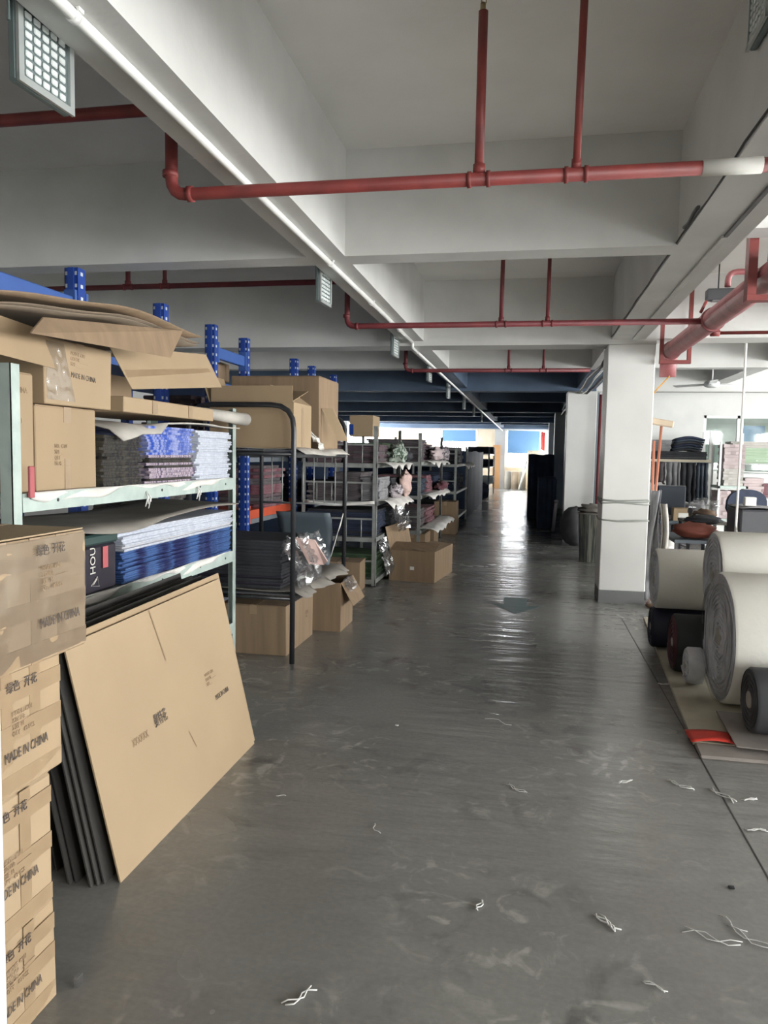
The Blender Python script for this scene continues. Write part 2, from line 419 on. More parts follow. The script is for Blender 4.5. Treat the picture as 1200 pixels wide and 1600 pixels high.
# cords wound round the near pillar
for zs, lab in (((1.045, 1.065, 1.08), 'upper grey cord wound three times round the white pillar'), ((.865, .872), 'lower grey cord tied round the white pillar')):
    mb = MB()
    for z in zs:
        e = .006; x0, x1, y0, y1 = .75 - e, 1.215 + e, 8.05 - e, 8.52 + e
        pts = []
        for (a, b_) in (((x0 + .02, y0), (x1 - .02, y0)), ((x1, y0 + .02), (x1, y1 - .02)), ((x1 - .02, y1), (x0 + .02, y1)), ((x0, y1 - .02), (x0, y0 + .02))):
            for t in (0, .33, .66, 1): pts.append((a[0] + (b_[0] - a[0]) * t, a[1] + (b_[1] - a[1]) * t, z + .008 * math.sin(5 * t + z * 90)))
        mb.tube(pts, .0075, 6, closed=True)
    tag(mb.build('cord', 'string', at=(.98, 8.28, zs[0])), lab, 'cord')

# right-hand wall with a long row of windows
b = MB().box(9, 9.2, -4, 15.2, 0, .9).box(9, 9.2, -4, 15.2, 2.6, H).box(9, 9.2, 13.5, 15.2, .9, 2.6).box(9, 9.2, -4, -3.5, .9, 2.6)
for y in (.6, 4.8, 9.0): b.box(9, 9.2, y, y + .3, .9, 2.6)
struct('wall_right', b, 'wall')
k = 1
def window(x0, x1, y0, y1, z0, z1, axis, n, frame='frame', panes=True):
    global k
    f = MB(); t = .03
    L0, L1 = (y0, y1) if axis == 'x' else (x0, x1)
    def bar(a0, a1, za, zb):
        if axis == 'x': f.box(x0, x1, a0, a1, za, zb)
        else: f.box(a0, a1, y0, y1, za, zb)
    bar(L0, L1, z0, z0 + .05); bar(L0, L1, z1 - .05, z1)
    for i in range(n + 1):
        a = L0 + (L1 - L0 - .05) * i / n; bar(a, a + .05, z0, z1)
    o = struct('window_%d' % k, f, frame); k += 1
    if panes:
        for i in range(n):
            a = L0 + (L1 - L0 - .05) * i / n + .05; c_ = L0 + (L1 - L0 - .05) * (i + 1) / n
            if axis == 'x': B((x0 + x1) / 2 - .003, (x0 + x1) / 2 + .003, a, c_, z0 + .05, z1 - .05).build('pane', 'glass', o)
            else: B(a, c_, (y0 + y1) / 2 - .003, (y0 + y1) / 2 + .003, z0 + .05, z1 - .05).build('pane', 'glass', o)
    return o
for a, c_ in ((-3.5, .6), (.9, 4.8), (5.1, 9.0), (9.3, 13.5)): window(9.05, 9.1, a, c_, .9, 2.6, 'x', 4, panes=False)
# wall behind the viewer with a wide loading door
struct('wall_back', MB().box(-7.2, 5.5, -4.2, -4, 0, H).box(8.0, 9.2, -4.2, -4, 0, H).box(5.5, 8.0, -4.2, -4, 2.7, H), 'wall')
# partition across the right-hand room, with a sliding window
b = MB().box(1.2, 9, 15, 15.2, 0, 1.25).box(1.2, 9, 15, 15.2, 2.33, 2.67).box(1.2, 3.18, 15, 15.2, 1.25, 2.33).box(5.6, 9, 15, 15.2, 1.25, 2.33)
struct('wall_front', b.box(1.2, 9, 15, 15.2, 2.67, H), 'wall')
o = window(3.18, 5.6, 15.03, 15.09, 1.25, 2.33, 'y', 4)
B(3.86, 4.28, 15.12, 15.13, 1.75, 2.15).build('blind', 'blind', o)
# mint room shell behind the sliding window, closed in to dim it
struct('wall_back_room', MB().box(1.2, 9.2, 18.2, 18.3, 0, H).box(9, 9.2, 15.2, 18.2, 0, 1.2).box(9, 9.2, 15.2, 18.2, 2.4, H).box(9, 9.2, 15.2, 16.2, 1.2, 2.4).box(9, 9.2, 17.3, 18.2, 1.2, 2.4), 'mint')
# dark partition along the far right of the aisle
b = MB()
for y0, y1 in ((14.3, 20.38), (20.92, 26.78), (27.32, 31.0)): b.box(1.15, 1.22, y0, y1, 0, 2.72)
struct('wall_aisle', b.box(1.15, 1.22, 31.0, 35.4, 0, .8), 'panel')
mb = MB()
# vertical battens on the partition
for i in range(12): mb.box(1.125, 1.15, 14.9 + i * 1.35, 14.95 + i * 1.35, 0, 2.7)
struct('trim_2', mb, 'dimwall')
# far wall
b = MB().box(-7.2, 1.4, 35.4, 35.6, 0, .95).box(-7.2, 1.4, 35.4, 35.6, 2.70, H).box(-7.2, -4.5, 35.4, 35.6, .95, 2.7).box(-2.42, -1.12, 35.4, 35.6, .95, 2.7).box(.9, 1.4, 35.4, 35.6, .95, 2.7).box(-4.5, -4.2, 35.4, 35.6, .95, 2.7)
struct('wall_far', b, 'cream')
struct('trim_3', B(-1.62, -1.14, 35.2, 35.4, 0, 2.72), 'dimwall')
wa = window(-4.2, -2.42, 35.46, 35.5, .95, 2.7, 'y', 2, 'frame', False)
wb = window(-1.12, .9, 35.46, 35.5, .95, 2.7, 'y', 2, 'frame', False)
for x0, x1, z0, lab in ((-4.1, -2.5, 2.13, 'short blue roller blind half covering the far window behind the racks'), (-1.04, .42, 1.62, 'long blue roller blind over the far window at the aisle end')):
    t = thing('roller_blind', lab, 'blind', ((x0 + x1) / 2, 35.36, z0), world=True)
    B(x0, x1, 35.35, 35.355, z0, 2.66).build('cloth', 'blind', t)
    MB().tube([(x0, 35.35, 2.68), (x1, 35.35, 2.68)], .022, 8).build('roller', 'frame', t)
    MB().tube([(x0, 35.353, z0), (x1, 35.353, z0)], .012, 8).build('bottom_bar', 'frame', t)
mb = MB().grid(lambda u, v: (.47 + .26 * u, 35.375 + .02 * math.sin(u * 17), 2.66 - .85 * v - .1 * u), 12, 4, .004)
tag(mb.build('red_cloth', 'redcloth', at=(.6, 35.3, 1.8)), 'red cloth hanging beside the far aisle-end window', 'cloth')
# door jamb at the near left edge
struct('door_1', MB().soft(-1.06, -.838, .96, 1.06, 0, 2.9, .004), 'pillar')

# ================================================================ PIPES AND LAMPS
def arc(c, r, a0, a1, n, ax, ay):
    c = Vector(c); ax = Vector(ax); ay = Vector(ay)
    return [c + ax * (r * math.cos(a0 + (a1 - a0) * i / n)) + ay * (r * math.sin(a0 + (a1 - a0) * i / n)) for i in range(n + 1)]
def elbow_path(pts, r=.06):
    out = [Vector(pts[0])]
    for i in range(1, len(pts) - 1):
        a, p, b_ = Vector(pts[i - 1]), Vector(pts[i]), Vector(pts[i + 1])
        d1 = (a - p).normalized(); d2 = (b_ - p).normalized()
        for t in (0, .25, .5, .75, 1):
            q0 = p + d1 * r * (1 - t); q1 = p + d2 * r * t
            out.append(q0 * (1 - t) + q1 * t + (p - p) if 0 else (p + d1 * r * (1 - t) ** 2 + d2 * r * t ** 2))
    out.append(Vector(pts[-1])); return out
def sprinkler(y, zl, zr, xl, xe, xr, r, risers, lrisers, m, lab, wh=None):
    t = thing('sprinkler_pipe', lab, 'pipe', (xe, y, zr), world=True)
    MB().tube(elbow_path([(xl, y, zl), (xe, y, zl), (xe, y, zr), (xr, y, zr)], .07), r, 12).build('pipe_run', m, t)
    MB().tube([(xe - .005, y, zr + .10), (xe - .005, y, zr + .075)], r * 1.25, 12).tube([(xe + .075, y, zr), (xe + .10, y, zr)], r * 1.25, 12).build('elbow_collar', m, t)
    for (x, z0, z1, dy, rr) in risers + lrisers:
        q = MB().tube([(x, y, z0 + r * .6), (x + .002, y + dy, z1)], rr, 10).tube([(x, y, z0 + r * .8), (x, y, z0 + r + .03)], rr * 1.3, 10)
        q.tube([(x - .045, y, z0), (x - .03, y, z0)], r * 1.2, 12).tube([(x + .03, y, z0), (x + .045, y, z0)], r * 1.2, 12)
        o = q.build('riser', m, t)
        h = MB().tube([(x, y + dy, z1), (x, y + dy, z1 + .03)], rr * .55, 8)
        for a in range(3):
            an = a * 2.1; h.tube([(x + .011 * math.cos(an), y + dy + .011 * math.sin(an), z1 + .03), (x + .013 * math.cos(an), y + dy + .013 * math.sin(an), z1 + .062)], .0025, 5)
        h.tube([(x, y + dy, z1 + .062), (x, y + dy, z1 + .067)], .018, 10)
        h.build('sprinkler_head', 'brass', o)
    if wh: MB().tube([(wh[0], y, zr), (wh[1], y, zr)], r + .004, 12).build('white_painted_section', 'whitepaint', t)
    return t
sprinkler(3.08, 2.97, 2.61, -6.9, -1.55, 1.285, .0265, [(-.235, 2.61, 3.235, -.02, .019), (.14, 2.61, 3.262, -.13, .015)], [], 'pipe', 'nearest red sprinkler pipe crossing the aisle ceiling with two risers and a white-painted end', (.60, .81))
sprinkler(6.36, 2.98, 2.60, -6.9, -1.58, 1.29, .024, [(-.27, 2.60, 3.27, 0, .018), (.105, 2.60, 3.27, 0, .016)], [(-3.63, 2.98, 3.27, 0, .022), (-3.27, 2.98, 3.27, 0, .018)], 'pipedark', 'second red sprinkler pipe, crossing the aisle between the first two cross beams')
sprinkler(9.70, 2.98, 2.59, -6.9, -1.62, .70, .024, [(-.30, 2.59, 3.27, 0, .018), (.13, 2.59, 3.27, 0, .016)], [], 'pipedark', 'third red sprinkler pipe, farther down the aisle behind the pillar beam')
# red water main along the right
WX, WZ = 1.375, 2.61
t = thing('water_main', 'thick faded red water main running along the right-hand ceiling', 'pipe', (WX, 3.0, WZ), world=True)
MB().tube([(WX, 2.0, WZ), (WX, 8.15, WZ)] + [p for p in arc((WX, 8.15, WZ - .12), .12, HP, .1, 6, (0, 1, 0), (0, 0, 1))] + [(WX, 8.28, 2.36)], .083, 24).build('main_pipe', 'bigpipe', t)
for y in (6.36, 8.12): MB().tube([(WX, y - .03, WZ), (WX, y + .03, WZ)], .094, 24).build('coupling', 'bigpipe', t)
MB().tube([(WX - .10, 6.33, WZ + .05), (WX - .06, 6.33, WZ + .14)], .012, 8).build('coupling_bolt', 'pipe', t)
t = thing('branch_pipe', 'thin red branch pipe running right from the thick water main', 'pipe', (WX + .1, 6.8, 2.6), world=True)
MB().tube([(WX + .09, 6.7, WZ - .05), (8.9, 6.7, WZ - .05)], .014, 8).build('pipe_run', 'pipe', t)
MB().tube([(WX + .06, 6.7, WZ - .05), (WX + .13, 6.7, WZ - .05)], .028, 10).build('tee', 'pipe', t)
t = thing('pipe_bracket', 'far red channel bracket holding the water main beside the white pillar', 'bracket', (1.24, 7.9, 2.5), world=True)
for x in (1.235, 1.495): MB().box(x, x + .035, 7.92, 7.965, 2.49, H - .005).build('hanger_post', 'pipe', t)
B(1.235, 1.53, 7.915, 7.97, 2.455, 2.49).build('cross_bar', 'pipe', t)
t = thing('pipe_bracket', 'near red channel bracket holding the water main at the right edge', 'bracket', (1.25, 4.85, 2.5), world=True)
MB().box(1.225, 1.233, 4.82, 4.90, 2.49, H - .005).box(1.233, 1.275, 4.82, 4.828, 2.49, H - .005).box(1.233, 1.275, 4.892, 4.90, 2.49, H - .005).build('hanger_channel', 'pipe', t)
B(1.225, 1.55, 4.82, 4.90, 2.455, 2.489).build('cross_bar', 'pipe', t)
B(1.51, 1.55, 4.82, 4.90, 2.491, H - .005).build('hanger_post', 'pipe', t)
t = thing('looped_pipe', 'small pinkish red looped pipe above the water main', 'pipe', (1.30, 5.55, 2.75), world=True)
MB().tube(elbow_path([(1.295, 5.6, 2.70), (1.295, 5.6, 2.80), (1.60, 5.6, 2.80), (1.60, 5.6, 3.34)], .06), .02, 10).build('pipe_run', 'bigpipe', t)
t = thing('ceiling_lamp', 'dark unlit batten lamp hanging under the right-hand ceiling', 'lamp', (1.62, 7.2, 2.92), world=True)
MB().soft(1.50, 2.1, 7.2, 7.3, 2.93, 3.03, .01).build('housing', 'rolldark', t)
for x in (1.6, 2.0): MB().tube([(x, 7.25, 3.03), (x, 7.25, H)], .006, 6).build('hanger', 'blackcable', t)
B(1.55, 2.05, 7.21, 7.29, 2.922, 2.929).build('tube_cover', 'greyc', t)
# conduits on the beams
t = thing('cable_conduit', 'white plastic conduit clipped under the left long beam', 'conduit', (-1.26, .5, 2.7), world=True)
pts = [(-1.27, -1.5, 2.703)] + [(-1.27 + .004 * math.sin(i), i * .8, 2.702) for i in range(0, 10)] + [(-1.27, 8.0, 2.702)]
MB().tube(pts, .0170, 10).build('conduit_pipe', 'conduit', t)
MB().tube(elbow_path([(-1.27, 7.99, 2.702), (-1.27, 8.028, 2.702), (-1.27, 8.028, 2.648), (-1.27, 8.44, 2.648)], .02), .0155, 10).build('conduit_bend', 'conduit', t)
MB().tube([(-1.27, 8.44, 2.648), (-1.27, 20, 2.65), (-1.27, 35, 2.65)], .0155, 8).build('far_conduit', 'conduit', t)
for y in (1.95, 3.35, 4.65, 5.9, 7.2): MB().tube([(-1.27, y - .012, 2.702), (-1.27, y + .012, 2.702)], .021, 10).box(-1.296, -1.244, y - .012, y + .012, 2.708, 2.7185).build('clip', 'conduit', t)
t = thing('cable_trunking', 'slim grey trunking strip fixed under the right long beam', 'trunking', (1.01, 2, 2.7), world=True)
B(.985, 1.005, -1.5, 4.4, 2.708, 2.7195).build('near_strip', 'greyc', t)
B(.975, 1.01, 4.4, 8.0, 2.706, 2.7195).build('far_strip', 'beam', t)
t = thing('loose_cable', 'thin dark cable stapled along the lower edge of the right beam', 'cable', (.775, 1, 2.74), world=True)
MB().tube([(.773, -1 + i * .3, 2.735 + .006 * math.sin(i * 1.9) - (.012 if 14 < i < 18 else 0)) for i in range(31)], .005, 6).build('cable_run', 'blackcable', t)
MB().tube([(.772, 4.0 + .05 * i, 2.75 + .008 * math.sin(i)) for i in range(8)], .010, 6).build('cable_knot', 'skirt', t)
# tangled service cables under the far right beam
for j, (c_, x, z, r, lab) in enumerate((('blackcable', .80, 2.66, .022, 'thick black cable sagging under the far right beam'), ('conduit', .88, 2.645, .016, 'white service pipe running under the far right beam'), ('greyc', .96, 2.64, .02, 'grey service pipe running under the far right beam'))):
    pts = [(x + .012 * math.sin(i * 1.3 + j * 2), 8.5 + i * .9, z - .015 + .012 * math.sin(i * 2.1 + j) - (.05 if j == 0 and i % 3 == 1 else 0)) for i in range(29)]
    tag(MB().tube(pts, r, 6).build('service_cable', c_, at=pts[0]), lab, 'cable')
# floodlights: flat grid panels on brackets
def floodlight():
    t = thing('floodlight', 'x', 'lamp', (0, 0, 0))
    MB().soft(-.035, -.003, 0, .235, -.275, 0, .008).build('housing', 'lamp_body', t)
    f = MB(); 
    for a in ((0, .235, -.275, -.255), (0, .235, -.02, 0), (0, .02, -.275, 0), (.215, .235, -.275, 0)): f.box(-.004, .006, *a)
    f.build('rim', 'lamp_edge', t)
    g = MB()
    for i in range(5):
        for j in range(9):
            y = .032 + i * .0352; z = -.248 + j * .0258; g.soft(-.004, .004, y, y + .026, z, z + .018, .003)
    g = g.build('led_grid', 'lamp_led', t); g['kind'] = 'stuff'
    MB().tube(elbow_path([(-.02, -.006, -.12), (-.02, -.006, .045), (-.02, .241, .045), (-.02, .241, -.12)], .02), .005, 6).build('bracket', 'lamp_body', t)
    MB().tube([(-.02, .16, 0), (-.01, .19, .03), (0, .2, .055), (-.02, .18, .07)], .006, 6).build('cable', 'blackcable', t)
    for i in range(4): pass
    return t
fl = floodlight()
fl.location = (-1.415, 1.91, 2.80); fl.rotation_euler = (0, 0, -.06); fl['label'] = 'unlit floodlight panel with a white grid, at the top left edge nearest the viewer'
fl['group'] = 'floodlights along the left beam'
for y, lab in ((4.93, 'unlit grid floodlight beside the left beam, above the left-hand cardboard sheets'), (7.68, 'unlit grid floodlight hanging where the left beam meets the pillar beam'), (10.4, 'fourth floodlight along the left beam, in the dim bay behind the third red pipe'), (12.9, 'fifth floodlight along the left beam, in the dark bay')):
    dup(fl, (-1.415, y, 2.80 if y < 11 else 2.76), -.06, lab)
for y in (15.8, 18.6, 21.6): dup(fl, (-1.39, y, 2.745), -.06, 'small far floodlight on the left beam in the dark zone')
fr = dup(fl, (.742, 3.10, 3.30), math.pi, 'dark-backed floodlight with a silver rim at the top right corner')
# hanging fans in the right-hand room
def fan(loc, lab, rz):
    t = thing('ceiling_fan', lab, 'fan', loc, rz, 'ceiling fans in the right-hand room')
    MB().tube([(0, 0, .06), (0, 0, H - loc[2])], .011, 8).tube([(0, 0, .28), (0, 0, .33)], .03, 8).build('down_rod', 'fan', t)
    MB().tube([(0, 0, -.05), (0, 0, -.03), (0, 0, .03), (0, 0, .06)], [.06, .11, .11, .05], 16).build('motor', 'fan', t)
    for i in range(3):
        a = i * 2.0944; m = Matrix.Rotation(a, 4, 'Z') @ Matrix.Rotation(.16, 4, 'X')
        MB().box(.10, .60, -.055, .055, -.004, .004, m).box(.08, .16, -.02, .02, -.012, .004, m).build('blade', 'fan', t)
fan((2.63, 12.0, 2.63), 'white ceiling fan hanging in the right-hand room', .35)
fan((5.6, 12.0, 2.63), 'second white ceiling fan, farther right', .9)
# orange cord from the water main bend
tag(MB().tube([(1.38, 8.19, 2.36), (1.30, 8.4, 2.25), (1.217, 8.47, 2.12)], .007, 6).build('orange_cord', 'yellowcord', at=(1.25, 8.6, 2.2)), 'orange cord slanting from the water main behind the pillar', 'cord')
t = thing('hanging_rod', 'thin white rod hanging from the ceiling in front of the far window', 'rod', (2.2, 8.6, .72), world=True)
MB().tube([(2.2, 8.6, .72), (2.205, 8.6, 1.9), (2.2, 8.6, H)], .013, 8).build('rod_tube', 'conduit', t)
MB().grid(lambda u, v: (2.2 + .05 * math.sin(6 * u) * v, 8.58 + .04 * math.cos(6 * u), .78 - .2 * v + .03 * math.sin(9 * u)), 10, 4, .003).build('tied_rag', 'paperw', t)

# ================================================================ CARTONS
def carton(name, label, loc, sx, sy, h, rz=0, m='card', group=None, tape='y', opened=False, flaps=None, ch=.004, jit=.003, tapeside=True, cat='box'):
    """sx across the aisle, sy along it. flaps: {side: angle from upright outwards in degrees} for opened cartons"""
    t = thing(name, label, cat, loc, rz, group)
    a, b_ = sx / 2, sy / 2; th = .005
    if not opened:
        MB().soft(-a, a, -b_, b_, 0, h - .004, ch, jit).build('body', m, t)
        if tape == 'y': MB().box(-a + .004, -.0015, -b_ + .004, b_ - .004, h - .004, h).box(.0015, a - .004, -b_ + .004, b_ - .004, h - .004, h).build('top_flaps', m, t)
        else: MB().box(-a + .004, a - .004, -b_ + .004, -.0015, h - .004, h).box(-a + .004, a - .004, .0015, b_ - .004, h - .004, h).build('top_flaps', m, t)
        if tape:
            q = MB()
            if tape == 'y': q.box(-.028, .028, -b_ - .001, b_ + .001, h, h + .0008).box(-.028, .028, -b_ - .001, -b_ + .004, h - .07, h).box(-.028, .028, b_ - .004, b_ + .001, h - .07, h)
            else: q.box(-a - .001, a + .001, -.028, .028, h, h + .0008).box(-a - .001, -a + .004, -.028, .028, h - .07, h).box(a - .004, a + .0012, -.028, .028, h - .07, h)
            q.build('packing_tape', 'tape', t)
    else:
        q = MB().box(-a, a, -b_, -b_ + th, 0, h).box(-a, a, b_ - th, b_, 0, h).box(-a, -a + th, -b_ + th, b_ - th, 0, h).box(a - th, a, -b_ + th, b_ - th, 0, h).box(-a + th, a - th, -b_ + th, b_ - th, 0, th)
        q.build('body', m, t)
        B(-a + th + .001, a - th - .001, -b_ + th + .001, b_ - th - .001, th, th + .002).build('inner_floor', 'cardin', t)
        fl_ = min(sx, sy) / 2
        for side, ang in (flaps or {}).items():
            A = math.radians(ang)
            # a flap is hinged at the rim: 0 stands upright, 90 lies outwards, -90 lies inwards
            if side in '+x-x':
                s_ = 1 if side == '+x' else -1
                mm = Matrix.Translation((s_ * a, 0, h)) @ Matrix.Rotation(A * s_, 4, 'Y')
                MB().box(-.002, .002, -b_ + .004, b_ - .004, .001, fl_, mm).build('flap', m, t)
            else:
                s_ = 1 if side == '+y' else -1
                mm = Matrix.Translation((0, s_ * b_, h)) @ Matrix.Rotation(-A * s_, 4, 'X')
                MB().box(-a + .004, a - .004, -.002, .002, .001, fl_, mm).build('flap', m, t)
    return t
CJ1 = '颜色'; LINES = 'COLOR\nART NO.     6201\nSIZE  ________\nQTY         PCS'
# the taped stack by the door
hs = [(.0, .288), (.29, .365), (.657, .318), (.977, .325)]
specs = [('bottom carton of the taped stack by the doorway, resting on the floor', -1.245, 1.765),
         ('second carton from the floor in the taped stack by the doorway', -1.238, 1.75),
         ('third carton from the floor in the taped stack by the doorway', -1.232, 1.79),
         ('top carton of the taped stack by the doorway, wrapped in shiny tape and jutting out', -1.195, 1.855)]
for i, ((z, h), (lab, xf, yf)) in enumerate(zip(hs, specs)):
    sx, sy = .52, .62
    t = carton('taped_carton', lab, (xf - sx / 2, yf - sy / 2, z), sx, sy, h, 0, 'card2' if i % 2 else 'card', 'taped cartons by the doorway', tape='y', ch=.006, jit=.004)
    X = sx / 2 + .0006
    q = MB()
    def strip(y0, y1, z0, z1, k_=0): q.box(X, X + .0012 + k_ * .0009, y0, y1, z0, z1)
    for k_, y in enumerate((sy / 2 - .13, sy / 2 - .235, sy / 2 - .36)): strip(y, y + .042, .004, h - .006, 0)
    for k_, zz in enumerate((.01, h * .42 if i != 3 else h * .36, h - .085)): strip(-sy / 2 + .004, sy / 2 - .004, zz, zz + .045, 1)
    q.build('packing_tape', 'tape', t)
    f = MB().box(X, X + .003, sy / 2 - .05, sy / 2, .01, h - .01)
    nn = (lambda u, v, h=h, sy=sy, X=X: (X + .0035 + .004 * noise.noise(Vector((u * 9, v * 9, i * 3.1))), -sy / 2 + .05 + u * (sy - .055), .01 + v * (h - .02)))
    if i in (3, ):
        MB().grid(nn, 22, 12).build('stretch_film', 'film', t)
    ty = sy / 2 - .21
    text('MADE IN CHINA', .036, 'ink', t, (X + .0045 + (.005 if i == 3 else 0), ty if i == 3 else ty - .02, .09 if i != 1 else .115), 'x', 0, 'made_in_china_print', sx=.62)
    text('MODEL 6201\nCOLOR  ________\nSIZE  M\nQTY    60 PCS', .017, 'faint', t, (X + .0045 + (.005 if i == 3 else 0), ty + .01, .235 if i == 3 else .2), 'x', 0, 'small_print_lines', sx=.8)
    text('\u7eff\u8272  \u5f00\u82b1', .030, 'ink', t, (X + .0045 + (.005 if i == 3 else 0), ty - .01, h - .055 if i != 3 else h - .05), 'x', 0, 'chinese_print', sx=.85)

# ================================================================ GREEN-GREY RACK ON THE LEFT
def angle_post(x, y, z1, s, m, t, sgn=(1, 1), holes=True):
    th = .004; a, b_ = sgn
    q = MB()
    q.box(min(x, x - a * th), max(x, x - a * th), min(y, y - b_ * s), max(y, y - b_ * s), 0, z1)
    q.box(min(x, x - a * s), max(x, x - a * s), min(y, y - b_ * th), max(y, y - b_ * th), 0, z1)
    o = q.build('post', m, t)
    B(min(x, x - a * s) - .004, max(x, x - a * s) + .004, min(y, y - b_ * s) - .004, max(y, y - b_ * s) + .004, 0, .012).build('foot', 'black', o)
    return o
t = thing('storage_rack', 'pale green-grey steel rack behind the leaning cardboard, loaded with cartons and packets', 'rack', (-2.03, 2.66, 0), world=True)
XF, XB, Y0, Y1 = -2.03, -2.68, 2.66, 4.99
for x, sx_ in ((XF, 1), (XB, -1)):
    for y, sy_ in ((Y0, -1), (Y1, 1)): angle_post(x, y, 1.85 if y < 3 else 1.81, .055, 'rackgrey', t, (sx_, sy_))
for z in (1.325, .815, .30):
    MB().box(XB + .01, XF - .005, Y0 + .01, Y1 - .01, z - .012, z).build('shelf_deck', 'rackgrey', t)
    MB().box(XF - .005, XF + .002, Y0 + .058, Y1 - .058, z - .075, z + .002).box(XF - .02, XF - .005, Y0 + .01, Y1 - .01, z - .075, z - .07).build('shelf_lip', 'rackgrey', t)
    for y in (2.95, 3.25, 3.9, 4.4, 4.8): MB().tube([(XF + .002, y, z - .035), (XF + .004, y, z - .035)], .008, 8).build('bolt_hole', 'black', t)
    B(XB + .005, XF - .06, Y1 - .006, Y1 - .002, z - .06, z).build('end_lip', 'rackgrey', t)
# cartons on the upper shelf
t = carton('carton', 'tall narrow carton at the near end of the green-grey rack shelf', (-2.33, 2.795, 1.327), .50, .135, .50, 0, 'card', 'cartons on the green-grey rack')
text('CHINA', .035, 'faint', t, (.252, -.055, .415), 'x', 0, 'china_print', sx=.8)
text('6201', .03, 'faint', t, (.252, -.05, .29), 'x', 0, 'number_print', sx=.8); text('PCS', .026, 'faint', t, (.252, -.05, .18), 'x', 0, 'pieces_print', sx=.8)
t = carton('carton', 'square carton standing on the rack shelf, below another carton', (-2.33, 3.105, 1.327), .50, .45, .375, 0, 'card', 'cartons on the green-grey rack', tape='x')
B(.2505, .252, -.025, .015, .0, .14).build('lower_tape', 'tape', t)
text('NO.  CTN\nSIZE  ________\nQTY\nMEAS ________', .026, 'faint', t, (.252, -.1, .19), 'x', 0, 'small_print_lines', sx=.8)
t = carton('carton', 'upper carton with crinkled film corner, resting on the square carton', (-2.30, 3.155, 1.706), .52, .50, .285, -.03, 'card2', 'cartons on the green-grey rack', tape='x')
text('MADE IN CHINA', .035, 'ink', t, (.262, -.07, .13), 'x', -.05, 'made_in_china_print', sx=.72)
text('MODEL 6201\nCOLOR ______\nSIZE ______', .024, 'faint', t, (.262, -.07, .23), 'x', -.05, 'small_print_lines', sx=.8)
MB().grid(lambda u, v: (.263 + .008 * abs(noise.noise(Vector((u * 8, v * 9, 2)))), -.24 + u * .2 * (1 - v * .4), .02 + v * .25), 14, 14).build('crinkled_film', 'film', t)
# sloping half-opened carton to its right
t = thing('opened_carton', 'half-opened carton with a sloping taped lid on top of the packets', 'box', (-2.3, 4.03, 1.70), world=True)
MB().soft(-2.6, -2.02, 3.49, 4.58, 1.705, 1.785, .004, .003).build('body', 'card2', t)
lidp = [Vector(p) for p in ((-1.995, 3.53, 1.82), (-1.995, 4.66, 1.93), (-2.08, 4.60, 2.135), (-2.08, 3.46, 2.03))]
MB().prism(lidp, (-.005, 0, .001)).build('raised_lid', 'card2', t)
def onlid(u, v, d=.0015):
    a = lidp[0].lerp(lidp[1], u); b_ = lidp[3].lerp(lidp[2], u); p = a.lerp(b_, v); p.x += d; p.z += d * .35; return p
MB().grid(lambda u, v: onlid(.02 + .92 * u, .28 + .17 * u + .17 * v * (1 - .3 * u)), 10, 2).build('packing_tape', 'tape', t)
MB().box(-2.6, -2.59, 3.5, 4.57, 1.786, 1.98).box(-2.585, -2.1, 3.5, 3.506, 1.786, 1.93).build('inner_walls', 'cardin', t)
B(-2.019, -2.017, 3.78, 3.84, 1.71, 1.78).build('lower_tape', 'tape', t); B(-2.019, -2.017, 4.22, 4.27, 1.71, 1.78).build('lower_tape', 'tape', t)
# packets
def slab_mesh(w_, l_, h_, rag=.01, n=7, ripple=0.):
    """a soft flat packet: ragged outline, bulging sides"""
    ring = []
    def side(a, b_, m_):
        for i in range(m_):
            t_ = i / m_; ring.append((a[0] + (b_[0] - a[0]) * t_, a[1] + (b_[1] - a[1]) * t_))
    W, L = w_ / 2, l_ / 2
    side((-W, -L), (W, -L), 4); side((W, -L), (W, L), n); side((W, L), (-W, L), 4); side((-W, L), (-W, -L), 2)
    mb = MB(); vs = []; N = len(ring)
    offs = [(R.uniform(-rag, rag), R.uniform(-rag, rag)) for _ in ring]
    dz = [ripple * math.sin(i * 1.7) for i in range(N)]
    for k_, (z, f) in enumerate(((0, .985), (h_ * .5, 1.0), (h_ * .96, .985))):
        for (x, y), (ox, oy), d in zip(ring, offs, dz): vs.append(((x + ox) * f, (y + oy) * f, z + (d if k_ else d * .9)))
    fs = [(k_ * N + i, k_ * N + (i + 1) % N, (k_ + 1) * N + (i + 1) % N, (k_ + 1) * N + i) for k_ in range(2) for i in range(N)]
    fs += [tuple(range(N))[::-1], tuple(range(2 * N, 3 * N))]
    return mb.add(vs, fs)
def pile(name, label, cat, group, x, y, z0, n, w_, l_, h_, m, jit=.012, rag=.01, rz=0., lean=0., variants=3):
    protos = []
    for i in range(n):
        px, py = x + R.uniform(-jit, jit) + lean * i, y + R.uniform(-jit, jit)
        if len(protos) < variants:
            mm = m if isinstance(m, str) else m[len(protos) % len(m)]
            o = slab_mesh(w_, l_, h_, rag).build(name, mm); tag(o, label, cat, group); protos.append(o)
        else:
            o = protos[R.randrange(len(protos))].copy(); C.objects.link(o)
        o.location = (px, py, z0 + i * h_); o.rotation_euler = (0, 0, rz + R.uniform(-.02, .02))
        last = o
    return z0 + n * h_
G = 'printed packets on the upper shelf of the green-grey rack'
pile('dark_packet', 'thin dark printed packet in the left pile on the upper shelf', 'packet', 'dark packets on the upper rack shelf', -2.33, 3.545, 1.327, 17, .56, .36, .0152, 'pk_dark')
pile('dark_packet', 'dark-edged pink and grey packet in the lower half of the middle pile', 'packet', 'lower middle-pile packets', -2.33, 4.045, 1.327, 11, .58, .54, .0145, ['pk_pink', 'pk_dark', 'pk_pink'])
